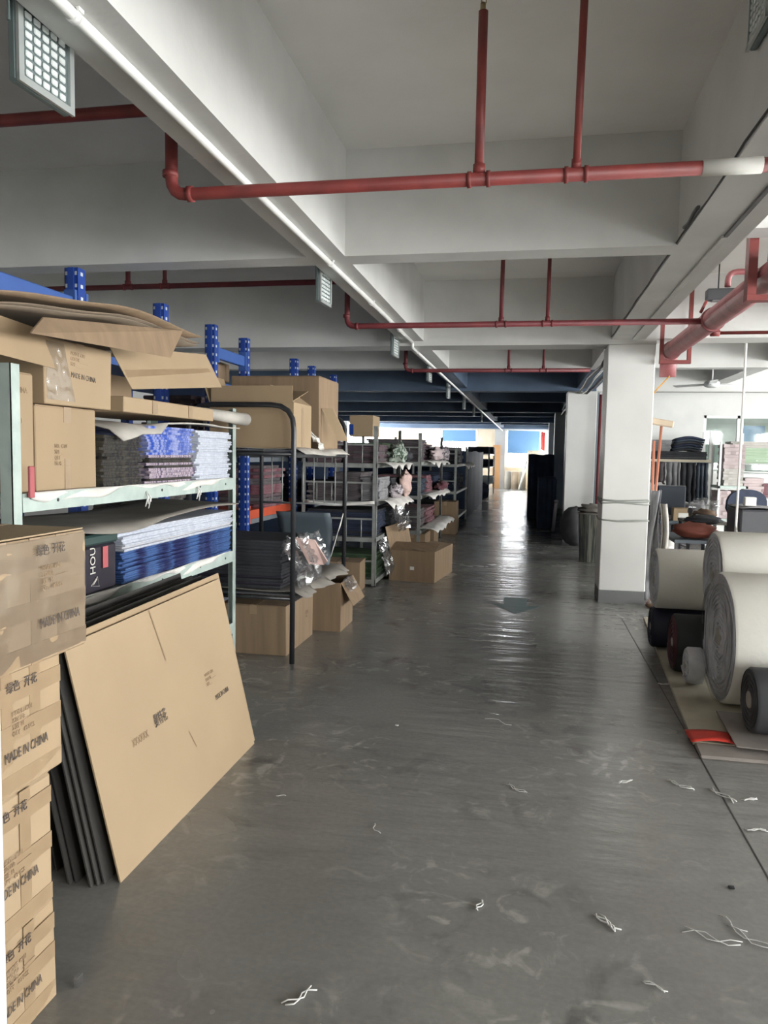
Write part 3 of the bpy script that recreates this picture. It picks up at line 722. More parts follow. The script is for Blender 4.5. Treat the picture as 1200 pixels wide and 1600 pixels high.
pile('blue_packet', 'shiny blue and white packet in the upper half of the middle pile', 'packet', 'upper middle-pile packets', -2.33, 4.045, 1.327 + 11 * .0145, 11, .58, .54, .0145, 'pk_blue', jit=.016)
pile('white_packet', 'thin white packet in the pile by the far rack post', 'packet', 'white packets on the upper rack shelf', -2.33, 4.66, 1.327, 21, .57, .53, .0150, 'pk_white', jit=.018)
# curled sheet on top of the piles, rolled at its far end
mb = MB().grid(lambda u, v: (-2.62 + .64 * u + .012 * math.sin(v * 21), 3.42 + 1.49 * v, 1.662 + .012 * math.sin(v * 7 + u * 4) + .006 - (.055 * max(0, (u - .8) / .2) ** 2 if v < .3 else 0) - .06 * max(0, .12 - v) * 6 * u + .022 * max(0, (v - .55)) * 2), 8, 26, .008)
tag(mb.build('cover_sheet', 'paper', at=(-2.3, 4.2, 1.68)), 'grey-brown paper sheet draped over the packet piles', 'sheet')
t = thing('rolled_mat', 'grey rolled mat end poking out past the far rack post', 'mat', (-2.0, 4.9, 1.7), world=True)
MB().tube([(-2.12, 4.45, 1.765), (-1.955, 4.99, 1.735)], [.032, .043], 16).build('roll', 'paper', t)
MB().tube([(-1.954, 4.991, 1.735), (-1.953, 4.994, 1.735)], .026, 12).build('roll_end', 'paperw', t)
# liner on the shelves
for z, lab, m in ((1.327, 'thin pinkish liner paper under the packets on the upper shelf', 'paperw'), (.817, 'torn white liner hanging over the edge of the lower shelf', 'paperw')):
    mb = MB().grid(lambda u, v: (XF - .008 + .016 * min(1, u * 3) + .008 * math.sin(v * 23 + u * 3), 2.76 + 2.14 * v, z + .004 - .035 * max(0, u - .2) * (1 + .7 * math.sin(v * 11) + .4 * math.sin(v * 31))), 5, 44, .0025)
    tag(mb.build('shelf_liner', m, at=(XF, 3.8, z)), lab, 'paper')
for y, z in ((3.72, 1.27), (4.35, 1.275), (3.78, .745)):
    q = MB()
    for a in range(4): q.tube([(XF + .004, y, z + .02), (XF + .02, y + .02 * math.cos(a * 2), z - .01), (XF + .015, y + .03 * math.cos(a * 1.6), z - .035 - .012 * a)], .0035, 5)
    tag(q.build('string_knot', 'thread', at=(XF, y, z)), {3.72: 'white string knot tied to the middle of the upper shelf edge', 4.35: 'white string knot on the upper shelf edge nearer its far post', 3.78: 'torn white string knot on the lower shelf edge'}[y], 'string')
tag(MB().soft(-2.018, -2.004, 2.735, 2.765, 1.31, 1.44, .003).build('red_tag', 'pinkp', at=(-2.01, 2.75, 1.34)), 'small dull red strip standing at the near end of the upper shelf', 'strip')
# lower shelf: long printed sheets, white ones above
zt = pile('patterned_sheet', 'long blue patterned sheet in the pile on the lower shelf', 'sheet', 'blue patterned sheets on the lower shelf', -2.34, 4.20, .820, 15, .60, 1.42, .0115, 'sh_blue', jit=.008, rag=.006)
zt = pile('white_sheet', 'long white-edged sheet on top of the blue pile, lower shelf', 'sheet', 'white sheets on the lower shelf', -2.335, 4.19, zt, 9, .62, 1.46, .0125, ['pk_white', 'pk_grey'], jit=.012, rag=.006)
mb = MB().grid(lambda u, v: (-2.62 + .64 * u, 2.98 + 1.94 * v, zt + .034 + .010 * math.sin(v * 8 + 2 * u) + (.02 * v) - .035 * max(0, u - .86) * 7 * (v < .45) * abs(math.sin(v * 7))), 8, 24, .006)
tag(mb.build('cover_sheet', 'dpaper', at=(-2.3, 4, zt)), 'dark grey-brown cover sheet lying over the lower shelf pile', 'sheet')
t = thing('printed_bag', 'black bag with pale lettering and a red strip, near end of the lower shelf', 'bag', (-2.2, 3.3, .806), world=True)
MB().soft(-2.62, -2.035, 2.80, 3.435, .820, 1.050, .012, .003).build('bag_body', 'bag', t)
MB().soft(-2.61, -2.03, 2.80, 3.44, 1.053, 1.105, .01, .003).build('green_top', 'baggreen', t)
X1 = -2.0300
text('HOU', .062, 'whitep', t, Vector((X1, 3.235, .915)) - t.location, 'x', HP, 'bag_lettering', sx=.95)
B(X1 - .001, X1 + .001, 3.30, 3.345, .935, 1.04).build('red_strip', 'pinkp', t)
MB().tube([(X1, 3.20, .862), (X1, 3.265, .852), (X1, 3.25, .90)], .003, 5, closed=True).tube([(X1, 3.215, .867), (X1, 3.245, .889)], .003, 5).build('triangle_mark', 'whitep', t)
# cardboard sheets laid over the top of the rack
def warp(u, v, dz=0., x0=-2.75, x1=-1.85, y0=2.2, y1=4.05):
    y = y0 + (y1 - y0) * v; 
    z = 2.055 + .13 * math.sin(min(1, v * 1.05) * math.pi * .62) - .02 * v + dz - .03 * (1 - u) 
    return (x0 + (x1 - x0) * u - .03 * v * u, y, z)
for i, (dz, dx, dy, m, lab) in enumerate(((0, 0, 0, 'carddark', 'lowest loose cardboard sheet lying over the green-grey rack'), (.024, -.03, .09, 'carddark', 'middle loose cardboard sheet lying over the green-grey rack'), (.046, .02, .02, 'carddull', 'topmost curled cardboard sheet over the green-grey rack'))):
    mb = MB().grid(lambda u, v: (lambda p: (p[0] + dx, p[1] + dy, p[2] - .045 - .05 * max(0, .5 - v) + .006 * math.sin(v * 13) + .003 * i))(warp(u, v, dz)), 8, 18, .005)
    o = tag(mb.build('cardboard_sheet', m, at=(-2.3, 3.2, 2.1 + dz)), lab, 'cardboard', 'loose sheets over the green-grey rack')
    if i == 0: sheet0 = o
o = MB().prism([(-1.835, 2.60, 2.012), (-1.835, 3.77, 2.150), (-1.79, 3.54, 1.978), (-1.79, 2.46, 1.930)], (-.006, 0, .002)).build('flap', 'carddull', at=(-2.3, 3.2, 2.1)); o.location = (0, 0, 0); o.parent = sheet0; o['label'] = 'drooping paler brown flap'
o = MB().prism([(-1.99, 2.3, 2.03), (-1.99, 2.80, 2.0), (-1.95, 2.835, 1.845), (-1.95, 2.3, 1.87)], (-.006, 0, 0)).build('cardboard_flap', 'card', at=(-1.96, 2.6, 1.9))
tag(o, 'pale cardboard flap above the tall narrow carton', 'cardboard')

# ================================================================ LEANING CARDBOARD SHEETS
def leaner(dx, dtop, yo, m, lab, h=.84, first=False, grp='flat cardboard sheets leaning on the green-grey rack'):
    bl, br = Vector((-1.36 - dx, 2.30 + yo, 0)), Vector((-1.36 - dx, 3.60 + yo, 0))
    tr, tl = Vector((-1.60 - dtop, 3.70 + yo, h)), Vector((-1.60 - dtop, 2.35 + yo, h - .025))
    q = MB().prism([bl, br, tr, tl], Vector((-.006, 0, -.0012)))
    o = q.build('flat_carton', m, at=(-1.36 - dx, 2.95 + yo, 0))
    return tag(o, lab, 'cardboard', grp if not first else None)
f0 = leaner(0, 0, 0, 'card2', 'large flat tan cardboard sheet leaning at the front, stamped with print', first=True)
def onsheet(y, z):   # point just proud of the front sheet
    return Vector((-1.36 - .24 * z / .84 + .0012, y, z))
ex = Vector((0, 1, 0)); ey = Vector((-.24, .05, .84)).normalized(); ez = ex.cross(ey).normalized(); ey = ez.cross(ex)
FB = Matrix((ex, ey, ez)).transposed()
def onflat(nm, body, size, m, y, z, rot=0., sx=1.):
    p = onsheet(y, z) - Vector((-1.36, 2.95, 0)); text(body, size, m, f0, p, FB, rot, nm, sx=sx)
onflat('made_in_china_print', 'MADE IN CHINA', .034, 'ink', 3.32, .315, 0, .62)
onflat('small_print_lines', 'MODEL 6201\nCOLOR ______\nSIZE ____', .022, 'faint', 3.27, .44, 0, .8)
onflat('chinese_print', '\u66fc\u7279\u82b1', .058, 'ink', 2.76, .385, 0, .62)
onflat('faded_letters', 'XXXXXX', .04, 'faint', 2.58, .37, 0, .7)
for (y, z0, z1, w_, nm) in ((2.975, .60, .83, .0025, 'slit'), (3.035, .20, .28, .002, 'short_slit')):
    q = MB(); a = onsheet(y, z0) ; b_ = onsheet(y - .03, z1)
    q.prism([a + Vector((0, -w_, 0)), a + Vector((0, w_, 0)), b_ + Vector((0, w_, 0)), b_ + Vector((0, -w_, 0))], (.0006, 0, 0))
    o = q.build(nm, 'cardedge'); 
    for v_ in o.data.vertices: v_.co -= Vector((-1.36, 2.95, 0))
    o.parent = f0
B(-.0, .0, 0, 0, 0, 0) if 0 else None
t = leaner(.014, .024, .045, 'card', 'second flat cardboard sheet, its edge showing above the front sheet', .862)
for i in range(9):
    leaner(.05 + i * .017 + (.03 if i > 3 else 0) + (.06 if i > 6 else 0), .034 + i * .019 + (.02 if i > 3 else 0) + (.04 if i > 6 else 0), -.02 - .015 * (i % 3) + (.05 if i > 5 else 0), 'shadeboard', 'flat sheet standing in shadow behind the front cardboard sheets', .82 + .012 * (i % 4))

# ================================================================ BLUE PALLET RACK BEHIND
def blue_upright(x, y, lab, z1=2.62):
    t = thing('rack_upright', lab, 'upright', (x, y, 0), 0, 'blue uprights of the tall rack')
    q = MB().box(-.045, -.040, -.04, .04, 0, z1).box(.040, .045, -.04, .04, 0, z1).box(-.045, .045, .036, .04, 0, z1)
    q.box(-.02, .02, -.048, -.036, 0, z1).box(-.045, -.02, -.04, -.036, 0, z1).box(.02, .045, -.04, -.036, 0, z1)
    q.build('channel', 'blue', t)
    h = MB(); z = .1
    while z < z1 - .04:
        for s_ in (-.032, .032): h.box(s_ - .007, s_ + .007, -.0415, -.0398, z, z + .022)
        h.box(.0449, .0462, -.012, .012, z, z + .022)
        z += .075
    h = h.build('slots', 'hole', t); h['kind'] = 'stuff'
    B(-.06, .06, -.06, .06, 0, .008).build('base_plate', 'blue', t)
    return t
ys = [(4.28, 'blue slotted upright rising above the loose cardboard sheets, nearest the viewer'), (5.38, 'second blue slotted upright above the packets'), (6.31, 'tall blue slotted upright beside the sloping carton lid'), (7.09, 'blue slotted upright at the far end of the blue top beam'), (8.68, 'blue slotted upright behind the large brown sheet, left of a pair'), (9.42, 'blue slotted upright behind the large brown sheet, right of a pair'), (10.50, 'far blue slotted upright at the right edge of the large brown sheet')]
up = None
for y, lab in ys:
    if up is None: up = blue_upright(-2.80, y, lab)
    else: dup(up, (-2.80, y, 0), 0, lab)
def bluebeam(y0, y1, z, lab, m='blueb', x=-2.80):
    t = thing('rack_beam', lab, 'beam', (x, y0, z), world=True)
    MB().soft(x - .02, x + .03, y0, y1, z - .05, z + .05, .006).build('box_section', m, t)
    for y in (y0, y1): MB().box(x - .03, x + .044, y - .012, y + .012, z - .09, z + .09).build('end_hook', m, t)
bluebeam(3.2, 4.22, 2.39, 'blue box beam at the top left edge behind the loose cardboard')
bluebeam(4.34, 5.32, 2.39, 'blue box beam hidden mostly by the loose cardboard sheets')
bluebeam(6.37, 7.03, 2.39, 'blue box beam between two tall uprights, above the brown cartons')
bluebeam(7.15, 8.62, .87, 'orange box beam behind the black trolley', 'orange')
tag(MB().soft(-3.9, -3.0, 6.3, 7.2, 2.2, 2.38, .01).build('stored_carton', 'carddull', at=(-3.4, 6.7, 2.2)), 'dim carton on the top level of the blue rack, behind its top beam', 'box')
for z in (2.15, 1.45, .8, .1):
    struct
    tag(B(-3.95, -2.86, 4.35, 10.4, z - .05, z).build('rack_deck', 'blueb' if z > 2 else 'panel', at=(-3.4, 7, z)), {2.15: 'top deck of the blue rack', 1.45: 'middle deck of the blue rack', .8: 'lower deck of the blue rack', .1: 'bottom deck of the blue rack'}[z] + ' in the shade behind', 'deck')
for y in (5.3, 7.0, 9.3): dup(up, (-4.02, y, 0), 0, {5.3: 'rear blue upright deep behind the green-grey rack', 7.0: 'rear blue upright deep behind the black trolley', 9.3: 'rear blue upright deep behind the far racks'}[y])
for y, z, n, m, lab in ((5.7, .8, 14, 'pk_dark', 'dark packet on the blue rack, behind the lower shelf'), (6.5, 1.45, 16, 'mauve', 'dull mauve bundle on the middle level of the blue rack'), (7.75, .925, 13, ['wine', 'mauve', 'mauve2'], 'wine and grey sleeved bundle on the orange beam'), (9.2, .8, 14, 'dknavy', 'navy bundle on the lower level of the blue rack'), (8.9, 1.45, 12, 'greyc', 'grey bundle on the middle level of the blue rack')):
    pile('folded_bundle', lab, 'bundle', lab + 's', -3.15 if z != .925 else -2.98, y, z + .002 if z != .925 else .925, n, .5, .62, .034, m, .02, .025)
tag(B(-3.25, -2.72, 7.1, 8.4, .921, .924).build('shelf_board', 'orange', at=(-3, 7.7, .92)), 'thin orange-edged board resting on the orange beam', 'board')

# ================================================================ BLACK TUBE TROLLEY
t = thing('tube_trolley', 'black tubular trolley rack with rounded top frames standing beside the green-grey rack', 'trolley', (-1.63, 5.06, 0), world=True)
XA, XZ = -1.63, -2.42
for y in (5.06, 6.56):
    pts = elbow_path([(XA, y, 0), (XA, y, 1.845), (XZ, y, 1.845), (XZ, y, 0)], .17)
    MB().tube(pts, .019, 12).build('end_frame', 'black', t)
    for z in (.47, 1.50): MB().tube([(XZ, y, z), (XA, y, z)], .014, 8).build('cross_rail', 'black', t)
for x in (XA, XZ):
    for z in (.47, 1.50): MB().soft(x - .012, x + .012, 5.06, 6.56, z - .025, z + .02, .003).build('side_rail', 'black', t)
for z in (.47, 1.50): B(XZ, XA, 5.06, 6.56, z + .02, z + .03).build('deck', 'rolldark', t)
for i in range(7): MB().tube([(XZ + .1 + i * .1, 6.56, 1.05), (XZ + .1 + i * .1, 6.56, 1.47)], .006, 6).build('bar', 'rackdark', t)
MB().tube([(XZ, 6.56, 1.05), (XA, 6.56, 1.05)], .01, 6).build('bar', 'rackdark', t)
for z, lab, m in ((.503, 'ragged grey-brown sheet covering the lower trolley deck', 'dpaper'), (1.532, 'torn pale liner paper on the upper trolley deck', 'paper')):
    mb = MB().grid(lambda u, v: (-2.38 + .81 * u + (.03 * math.sin(v * 17) + .018 * math.sin(v * 41) + .02) * (u > .96), 5.1 + (1.40 if z < 1 else 1.36) * v, z + .012 + .006 * math.sin(v * 9 + u * 7) - .045 * max(0, u - .96) * 25), 14, 30, .003)
    tag(mb.build('liner_sheet', m, at=(-2, 5.8, z)), lab, 'sheet')
pile('folded_dark_sheet', 'folded black sheet in the pile on the lower trolley deck', 'sheet', 'black sheets on the trolley', -2.06, 5.42, .522, 15, .66, .60, .0235, ['dk', 'bag'], .008, .008)
def crumple(name, lab, x0, x1, y0, y1, z0, z1, amp=.03, m='film', cat='film', n=16, seed=0., bulge=.04):
    mb = MB().grid(lambda u, v: (x0 + (x1 - x0) * .5 + (x1 - x0) * .5 * math.cos(v * math.pi * .9) + amp * noise.noise(Vector((u * 7, v * 7, seed))), y0 + (y1 - y0) * u + amp * noise.noise(Vector((u * 7 + 5, v * 7, seed + 3))), z0 + (z1 - z0) * v + amp * noise.noise(Vector((u * 7, v * 7 + 9, seed + 7)))), n, n, .0015, False)
    return tag(mb.build(name, m, at=((x0 + x1) / 2, (y0 + y1) / 2, z0)), lab, cat)
crumple('crumpled_film', 'crumpled clear film sleeves spilling from the black sheets on the trolley', -1.73, -1.60, 5.13, 5.75, .53, .88, .05, seed=1)
crumple('crumpled_film', 'upper crumpled clear film near the tan card on the trolley', -1.62, -1.54, 5.2, 5.7, .70, .90, .03, seed=4)
o = MB().prism([(-1.69, 5.30, .88), (-1.56, 5.36, .86), (-1.47, 5.40, .70), (-1.50, 5.42, .67), (-1.60, 5.36, .68)], (.004, .006, .004)).build('tan_card', 'pinkc', at=(-1.58, 5.36, .7)); tag(o, 'small tan card leaning out of the clear film on the trolley', 'card')
t = thing('grey_tray', 'dark grey curved tray with a pale inner rim, behind the film on the trolley', 'tray', (-1.75, 5.95, .52), world=True)
MB().grid(lambda u, v: (-2.05 + .46 * u, 5.9 + .10 * math.sin(v * 3.1), .60 + .42 * v), 8, 8, .008).build('tray_wall', 'bench', t)
MB().grid(lambda u, v: (-1.585 + .10 * v - .05 * u, 5.95 + .12 * u, .66 + .36 * v * (1 - .3 * u)), 4, 6, .006).build('pale_rim', 'paperw', t)
# cartons on the trolley
t = carton('carton', 'brown carton with a half-raised lid on the upper trolley deck', (-1.985, 5.38, 1.537), .64, .44, .33, 0, 'card', 'cartons on the trolley', opened=True, flaps={'-x': 20, '+x': -55})
MB().box(-.31, .31, -.215, -.211, .331, .45).build('front_flap', 'card', t)
MB().prism([(-.30, -.2, .334), (.30, -.2, .334), (.30, .2, .44), (-.30, .2, .46)], (0, .001, .005)).build('raised_lid', 'card', t)
B(.3205, .322, -.03, .02, .0, .3).build('side_tape', 'tape', t)
for xx in (-.18, .04): pass
t = carton('big_carton', 'tall opened carton with its side flap hanging out, far end of the trolley', (-2.015, 6.05, 1.537), .74, .60, .58, 0, 'carddull', 'cartons on the trolley', tape=None)
MB().prism([(.375, -.25, .33), (.46, -.22, .33), (.575, -.18, .075), (.50, -.21, .075)], (.003, .006, 0)).build('hanging_flap', 'card2', t)
MB().box(.3715, .374, -.24, .24, .02, .33).build('dark_opening', 'cardin', t)
B(-.02, .02, -.3125, -.311, .0, .36).build('front_tape', 'tape', t)
crumple('torn_tape', 'torn translucent tape and scraps beside the tall opened carton', -1.70, -1.6, 5.62, 5.72, 1.54, 1.68, .04, 'paperw', 'scrap', 8, 6)
# cartons under the trolley
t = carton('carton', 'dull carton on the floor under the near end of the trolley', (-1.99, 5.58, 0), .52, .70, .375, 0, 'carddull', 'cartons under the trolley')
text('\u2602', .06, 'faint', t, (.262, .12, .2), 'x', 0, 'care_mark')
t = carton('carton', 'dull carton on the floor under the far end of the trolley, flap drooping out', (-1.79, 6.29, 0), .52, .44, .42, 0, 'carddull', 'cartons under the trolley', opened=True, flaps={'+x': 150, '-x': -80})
crumple('film_scrap', 'clear film bunched on the carton flap under the trolley', -1.52, -1.46, 6.1, 6.4, .34, .44, .03, 'film', 'film', 8, 9)

# ================================================================ GREY RACKS FURTHER ON
def grey_rack(lab, x0, x1, y0, y1, decks, h=1.82, m='rackdark', bars=True, cross=True):
    t = thing('steel_rack', lab, 'rack', (x1, y0, 0), 0, 'grey steel racks down the left of the aisle', world=True)
    for x, sx_ in ((x1, 1), (x0, -1)):
        for y, sy_ in ((y0, -1), (y1, 1)): angle_post(x, y, h, .045, m, t, (sx_, sy_))
    for z in decks:
        MB().box(x0 + .006, x1 - .006, y0 + .006, y1 - .006, z - .01, z).box(x0, x1, y0 + .0045, y0 + .012, z - .05, z).box(x0, x1, y1 - .012, y1 - .0045, z - .05, z).box(x1 - .012, x1 - .0045, y0, y1, z - .05, z).box(x0 + .0045, x0 + .012, y0, y1, z - .05, z).build('shelf', m, t)
        if bars:
            q = MB().box(x0 + .01, x1 - .01, y0 + .013, y0 + .022, z + .20, z + .22)
            n = 5
            for i in range(1, n): q.tube([(x0 + (x1 - x0) * i / n, y0 + .018, z), (x0 + (x1 - x0) * i / n, y0 + .018, z + .2)], .007, 6)
            q.build('end_guard', m, t)
    return t
def row_of_piles(kind, ydim, zs, xc, w_, cols, lab, n0=7, h_=.03):
    """several piles along the aisle on one deck"""
    for i, (y, n, m, extra) in enumerate(cols):
        pile('folded_garment', lab % extra, 'folded cloth', (lab % extra) + ' pile', xc + R.uniform(-.02, .03), y, zs, n, w_, ydim, h_, m, .018, .022)
# rack 2
grey_rack('grey steel rack just beyond the black trolley, with pink cloth spilling out', -2.56, -1.68, 8.25, 9.85, (1.40, .97, .56, .08))
row_of_piles('a', .62, .085 + .9, -2.12, .36, [], '')
for (x, y, z, n, w_, l_, m, extra) in [
    (-2.32, 8.62, 1.402, 9, .40, .55, 'mauve', 'dull mauve cloth at the left on the top shelf of the first grey rack'),
    (-1.89, 8.62, 1.402, 8, .40, .55, ['mauve', 'mauve2'], 'mauve cloth at the right on the top shelf of the first grey rack'),
    (-2.12, 9.35, 1.402, 9, .70, .6, 'green', 'green cloth at the back of the top shelf, first grey rack'),
    (-2.36, 8.60, .972, 8, .30, .55, 'mauve2', 'short mauve stack at the left of the middle shelf, first grey rack'),
    (-2.03, 8.62, .972, 12, .32, .55, 'mauve2', 'tall mauve-grey stack in the middle shelf, first grey rack'),
    (-1.76, 8.62, .972, 10, .22, .6, 'greyc', 'grey stack by the post on the middle shelf, first grey rack'),
    (-2.05, 9.35, .972, 9, .80, .6, 'dk', 'dark cloth at the back of the middle shelf, first grey rack'),
    (-2.13, 8.7, .562, 11, .82, .62, ['dknavy', 'dk'], 'near-black cloth on the low shelf of the first grey rack'),
    (-2.10, 9.38, .562, 10, .86, .62, 'dk', 'dark cloth at the back of the low shelf, first grey rack'),
    (-2.12, 8.68, .082, 9, .80, .55, 'green', 'dull green cloth on the bottom shelf of the first grey rack')]:
    pile('folded_cloth', 'folded ' + extra, 'cloth', extra, x, y, z, n, w_, l_, .027 if z > .1 else .03, m, .012, .016)
def drape(lab, x0, x1, y0, y1, z, drop=.12, m='paperw', seed=1., name='liner_sheet', n=26):
    mb = MB().grid(lambda u, v: (x0 + (x1 - x0) * u + .02 * noise.noise(Vector((v * 9, u * 3, seed))), y0 + (y1 - y0) * v, z + .013 + .01 * noise.noise(Vector((v * 8, u * 5, seed + 2))) - (drop * (.6 + .7 * noise.noise(Vector((v * 6, 0, seed + 5)))) * max(0, (u - .6) / .4) ** 1.5 if u > .6 else 0)), 8, n, .003)
    return tag(mb.build(name, m, at=(x1, (y0 + y1) / 2, z)), lab, 'sheet')
drape('ragged white paper hanging off the top shelf of the first grey rack', -1.75, -1.50, 8.3, 9.8, 1.40, .10, 'paperw', 1)
drape('ragged white paper hanging off the middle shelf of the first grey rack', -1.78, -1.48, 8.3, 9.78, .972, .16, 'paperw', 2)
tag(MB().grid(lambda u, v: (-2.5 + .80 * u, 8.236 + .004 * math.sin(u * 9), .965 - .035 * v - .02 * math.sin(u * 4)), 14, 3, .002).build('liner_sheet', 'paperw', at=(-2.1, 8.24, .95)), 'white paper edge folded over the front of the middle shelf, first grey rack', 'sheet')
def blob(name, lab, cat, c, r, m, amp=.2, seed=0., n=14, flat=False):
    c = Vector(c); 
    def f(u, v):
        th = u * 2 * math.pi; ph = (v - .5) * math.pi
        d = Vector((math.cos(th) * math.cos(ph), math.sin(th) * math.cos(ph), math.sin(ph)))
        k_ = 1 + amp * noise.noise(d * 2.3 + Vector((seed, 0, 0))) + amp * .5 * noise.noise(d * 6 + Vector((seed, 4, 0)))
        p = Vector((d.x * r[0] * k_, d.y * r[1] * k_, d.z * r[2] * k_)) + c
        p.z = max(p.z, c.z - r[2]); return p
    o = MB().grid(f, n, n).build(name, m, at=(c.x, c.y, c.z - r[2]))
    return tag(o, lab, cat)
blob('cloth_bundle', 'green and grey cloth bundle slumping off the top shelf, first grey rack', 'cloth', (-1.60, 9.1, 1.52), (.11, .34, .115), 'mixgreen', .45, 1, 22)
blob('cloth_bundle', 'dark cloth lump beside the green bundle, first grey rack', 'cloth', (-1.60, 9.66, 1.49), (.10, .14, .085), 'dk', .4, 8)
blob('cloth_bundle', 'rounded pale pink cloth bundle on the middle shelf, first grey rack', 'cloth', (-1.575, 9.55, 1.12), (.085, .20, .15), 'pinkc', .45, 2, 20)
blob('cloth_bundle', 'small pink and white crumpled cloth by the pink bundle', 'cloth', (-1.60, 9.0, 1.06), (.09, .22, .085), 'mixgrey', .45, 3, 20)
crumple('crumpled_film', 'crumpled clear film hanging at the low shelf of the first grey rack', -1.62, -1.52, 8.9, 9.75, .57, .88, .07, seed=11)
crumple('crumpled_film', 'crumpled clear film on the green cloth, bottom of the first grey rack', -1.66, -1.56, 8.3, 8.8, .12, .52, .06, seed=12)
t = carton('carton', 'small tan carton on top of the first grey rack', (-2.06, 9.3, 1.72), .30, .4, .26, 0, 'card2', tape=None)
B(-.16, -.10, -.202, -.2, .02, .15).build('blue_label', 'blue', t)
# floor cartons by it
t = carton('carton', 'low pale carton pushed under the first grey rack, left one', (-2.0, 8.03, 0), .44, .36, .33, .05, 'carddull', 'cartons at the foot of the first grey rack')
t = carton('carton', 'narrow pale carton pushed under the first grey rack, beside its corner post', (-1.80 + .02, 7.98, 0), .03, .36, .30, 0, 'card') if 0 else None
t = carton('open_carton', 'low wide open carton on the aisle floor with one raised flap', (-1.28, 9.2, 0), .56, .95, .365, -.12, 'carddull', None, opened=True, flaps={"-x": 12, "-y": -75, "+x": -85})
B(-.02, .03, -.477, -.4755, .14, .18).build('white_sticker', 'label', t)
# rack 3
grey_rack('second grey steel rack down the aisle, beyond the open floor carton', -2.45, -1.555, 10.85, 13.6, (1.40, .90, .38))
for (x, y, z, n, w_, l_, m, extra) in [
    (-2.0, 11.27, 1.402, 11, .80, .6, 'mauve2', 'dark mauve cloth at the front of the top shelf, second grey rack'),
    (-2.0, 12.0, 1.402, 9, .80, .7, 'mauve', 'mauve cloth in the middle of the top shelf, second grey rack'),
    (-2.0, 12.9, 1.402, 8, .80, .7, 'greyc', 'grey cloth at the back of the top shelf, second grey rack'),
    (-2.0, 11.32, .902, 8, .80, .7, 'bluedark', 'blue-black cloth at the front of the middle shelf, second grey rack'),
    (-2.0, 12.2, .902, 9, .80, .8, 'wine', 'wine cloth on the middle shelf, second grey rack'),
    (-2.0, 13.1, .902, 8, .80, .7, 'dknavy', 'navy cloth at the back of the middle shelf, second grey rack'),
    (-2.0, 11.32, .382, 10, .80, .7, 'mauve2', 'dark mauve cloth at the front of the low shelf, second grey rack'),
    (-2.0, 12.4, .382, 9, .80, 1.0, 'wine', 'wine cloth at the back of the low shelf, second grey rack')]:
    pile('folded_cloth', 'folded ' + extra, 'cloth', extra, x, y, z, n, w_, l_, .03, m, .018, .02)
drape('white paper curling off the top shelf of the second grey rack', -1.62, -1.40, 11.2, 13.5, 1.40, .10, 'paperw', 4)
drape('white paper curling off the middle shelf of the second grey rack', -1.62, -1.38, 11.0, 13.48, .902, .10, 'paperw', 5)
drape('white paper curling off the low shelf of the second grey rack', -1.60, -1.30, 11.0, 13.5, .40, .10, 'paperw', 6)
blob('cloth_bundle', 'pinkish grey cloth bundle on the top shelf, second grey rack', 'cloth', (-1.48, 12.0, 1.52), (.09, .48, .10), 'pinkstack', .45, 5, 20)
blob('cloth_bundle', 'shiny dark cloth bundle at the far end of the top shelf, second grey rack', 'cloth', (-1.48, 13.1, 1.53), (.09, .40, .12), 'mixgrey', .45, 6, 22)
blob('cloth_bundle', 'wine red cloth bundle on the middle shelf, second grey rack', 'cloth', (-1.48, 12.9, .98), (.09, .5, .07), 'wine', .6, 7)
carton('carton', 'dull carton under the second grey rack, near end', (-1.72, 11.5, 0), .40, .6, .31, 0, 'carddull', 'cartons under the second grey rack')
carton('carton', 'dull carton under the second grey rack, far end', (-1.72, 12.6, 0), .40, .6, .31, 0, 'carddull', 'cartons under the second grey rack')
# rack 4
grey_rack('third grey steel rack down the aisle, deep in the dim part', -2.30, -1.41, 14.8, 17.5, (1.32, .78, .25), h=1.66, bars=True)
for (x, y, z, n, m, extra) in [(-1.85, 15.3, 1.322, 8, 'dk', 'black cloth at the front of the top shelf, third grey rack'), (-1.85, 16.3, 1.322, 10, 'greyc', 'grey cloth on the top shelf, third grey rack'), (-1.85, 15.3, .782, 11, 'dknavy', 'navy cloth at the front of the middle shelf, third grey rack'), (-1.85, 16.5, .782, 9, 'dk', 'black cloth on the middle shelf, third grey rack'), (-1.85, 15.4, .252, 9, 'dk', 'black cloth on the low shelf, third grey rack')]:
    pile('folded_cloth', 'folded ' + extra, 'cloth', extra, x, y, z, n, .78, .8, .035, m, .02, .02)
drape('pale paper curling off the top shelf of the third grey rack', -1.45, -1.22, 15.3, 17.3, 1.32, .12, 'paperw', 8)
carton('carton', 'pale dull carton standing before the third grey rack', (-1.55, 14.4, 0), .42, .5, .62, 0, 'carddull')
carton('carton', 'dull carton beside the foot of the third grey rack', (-1.60, 15.3, 0), .36, .8, .24 - .05, 0, 'carddull')
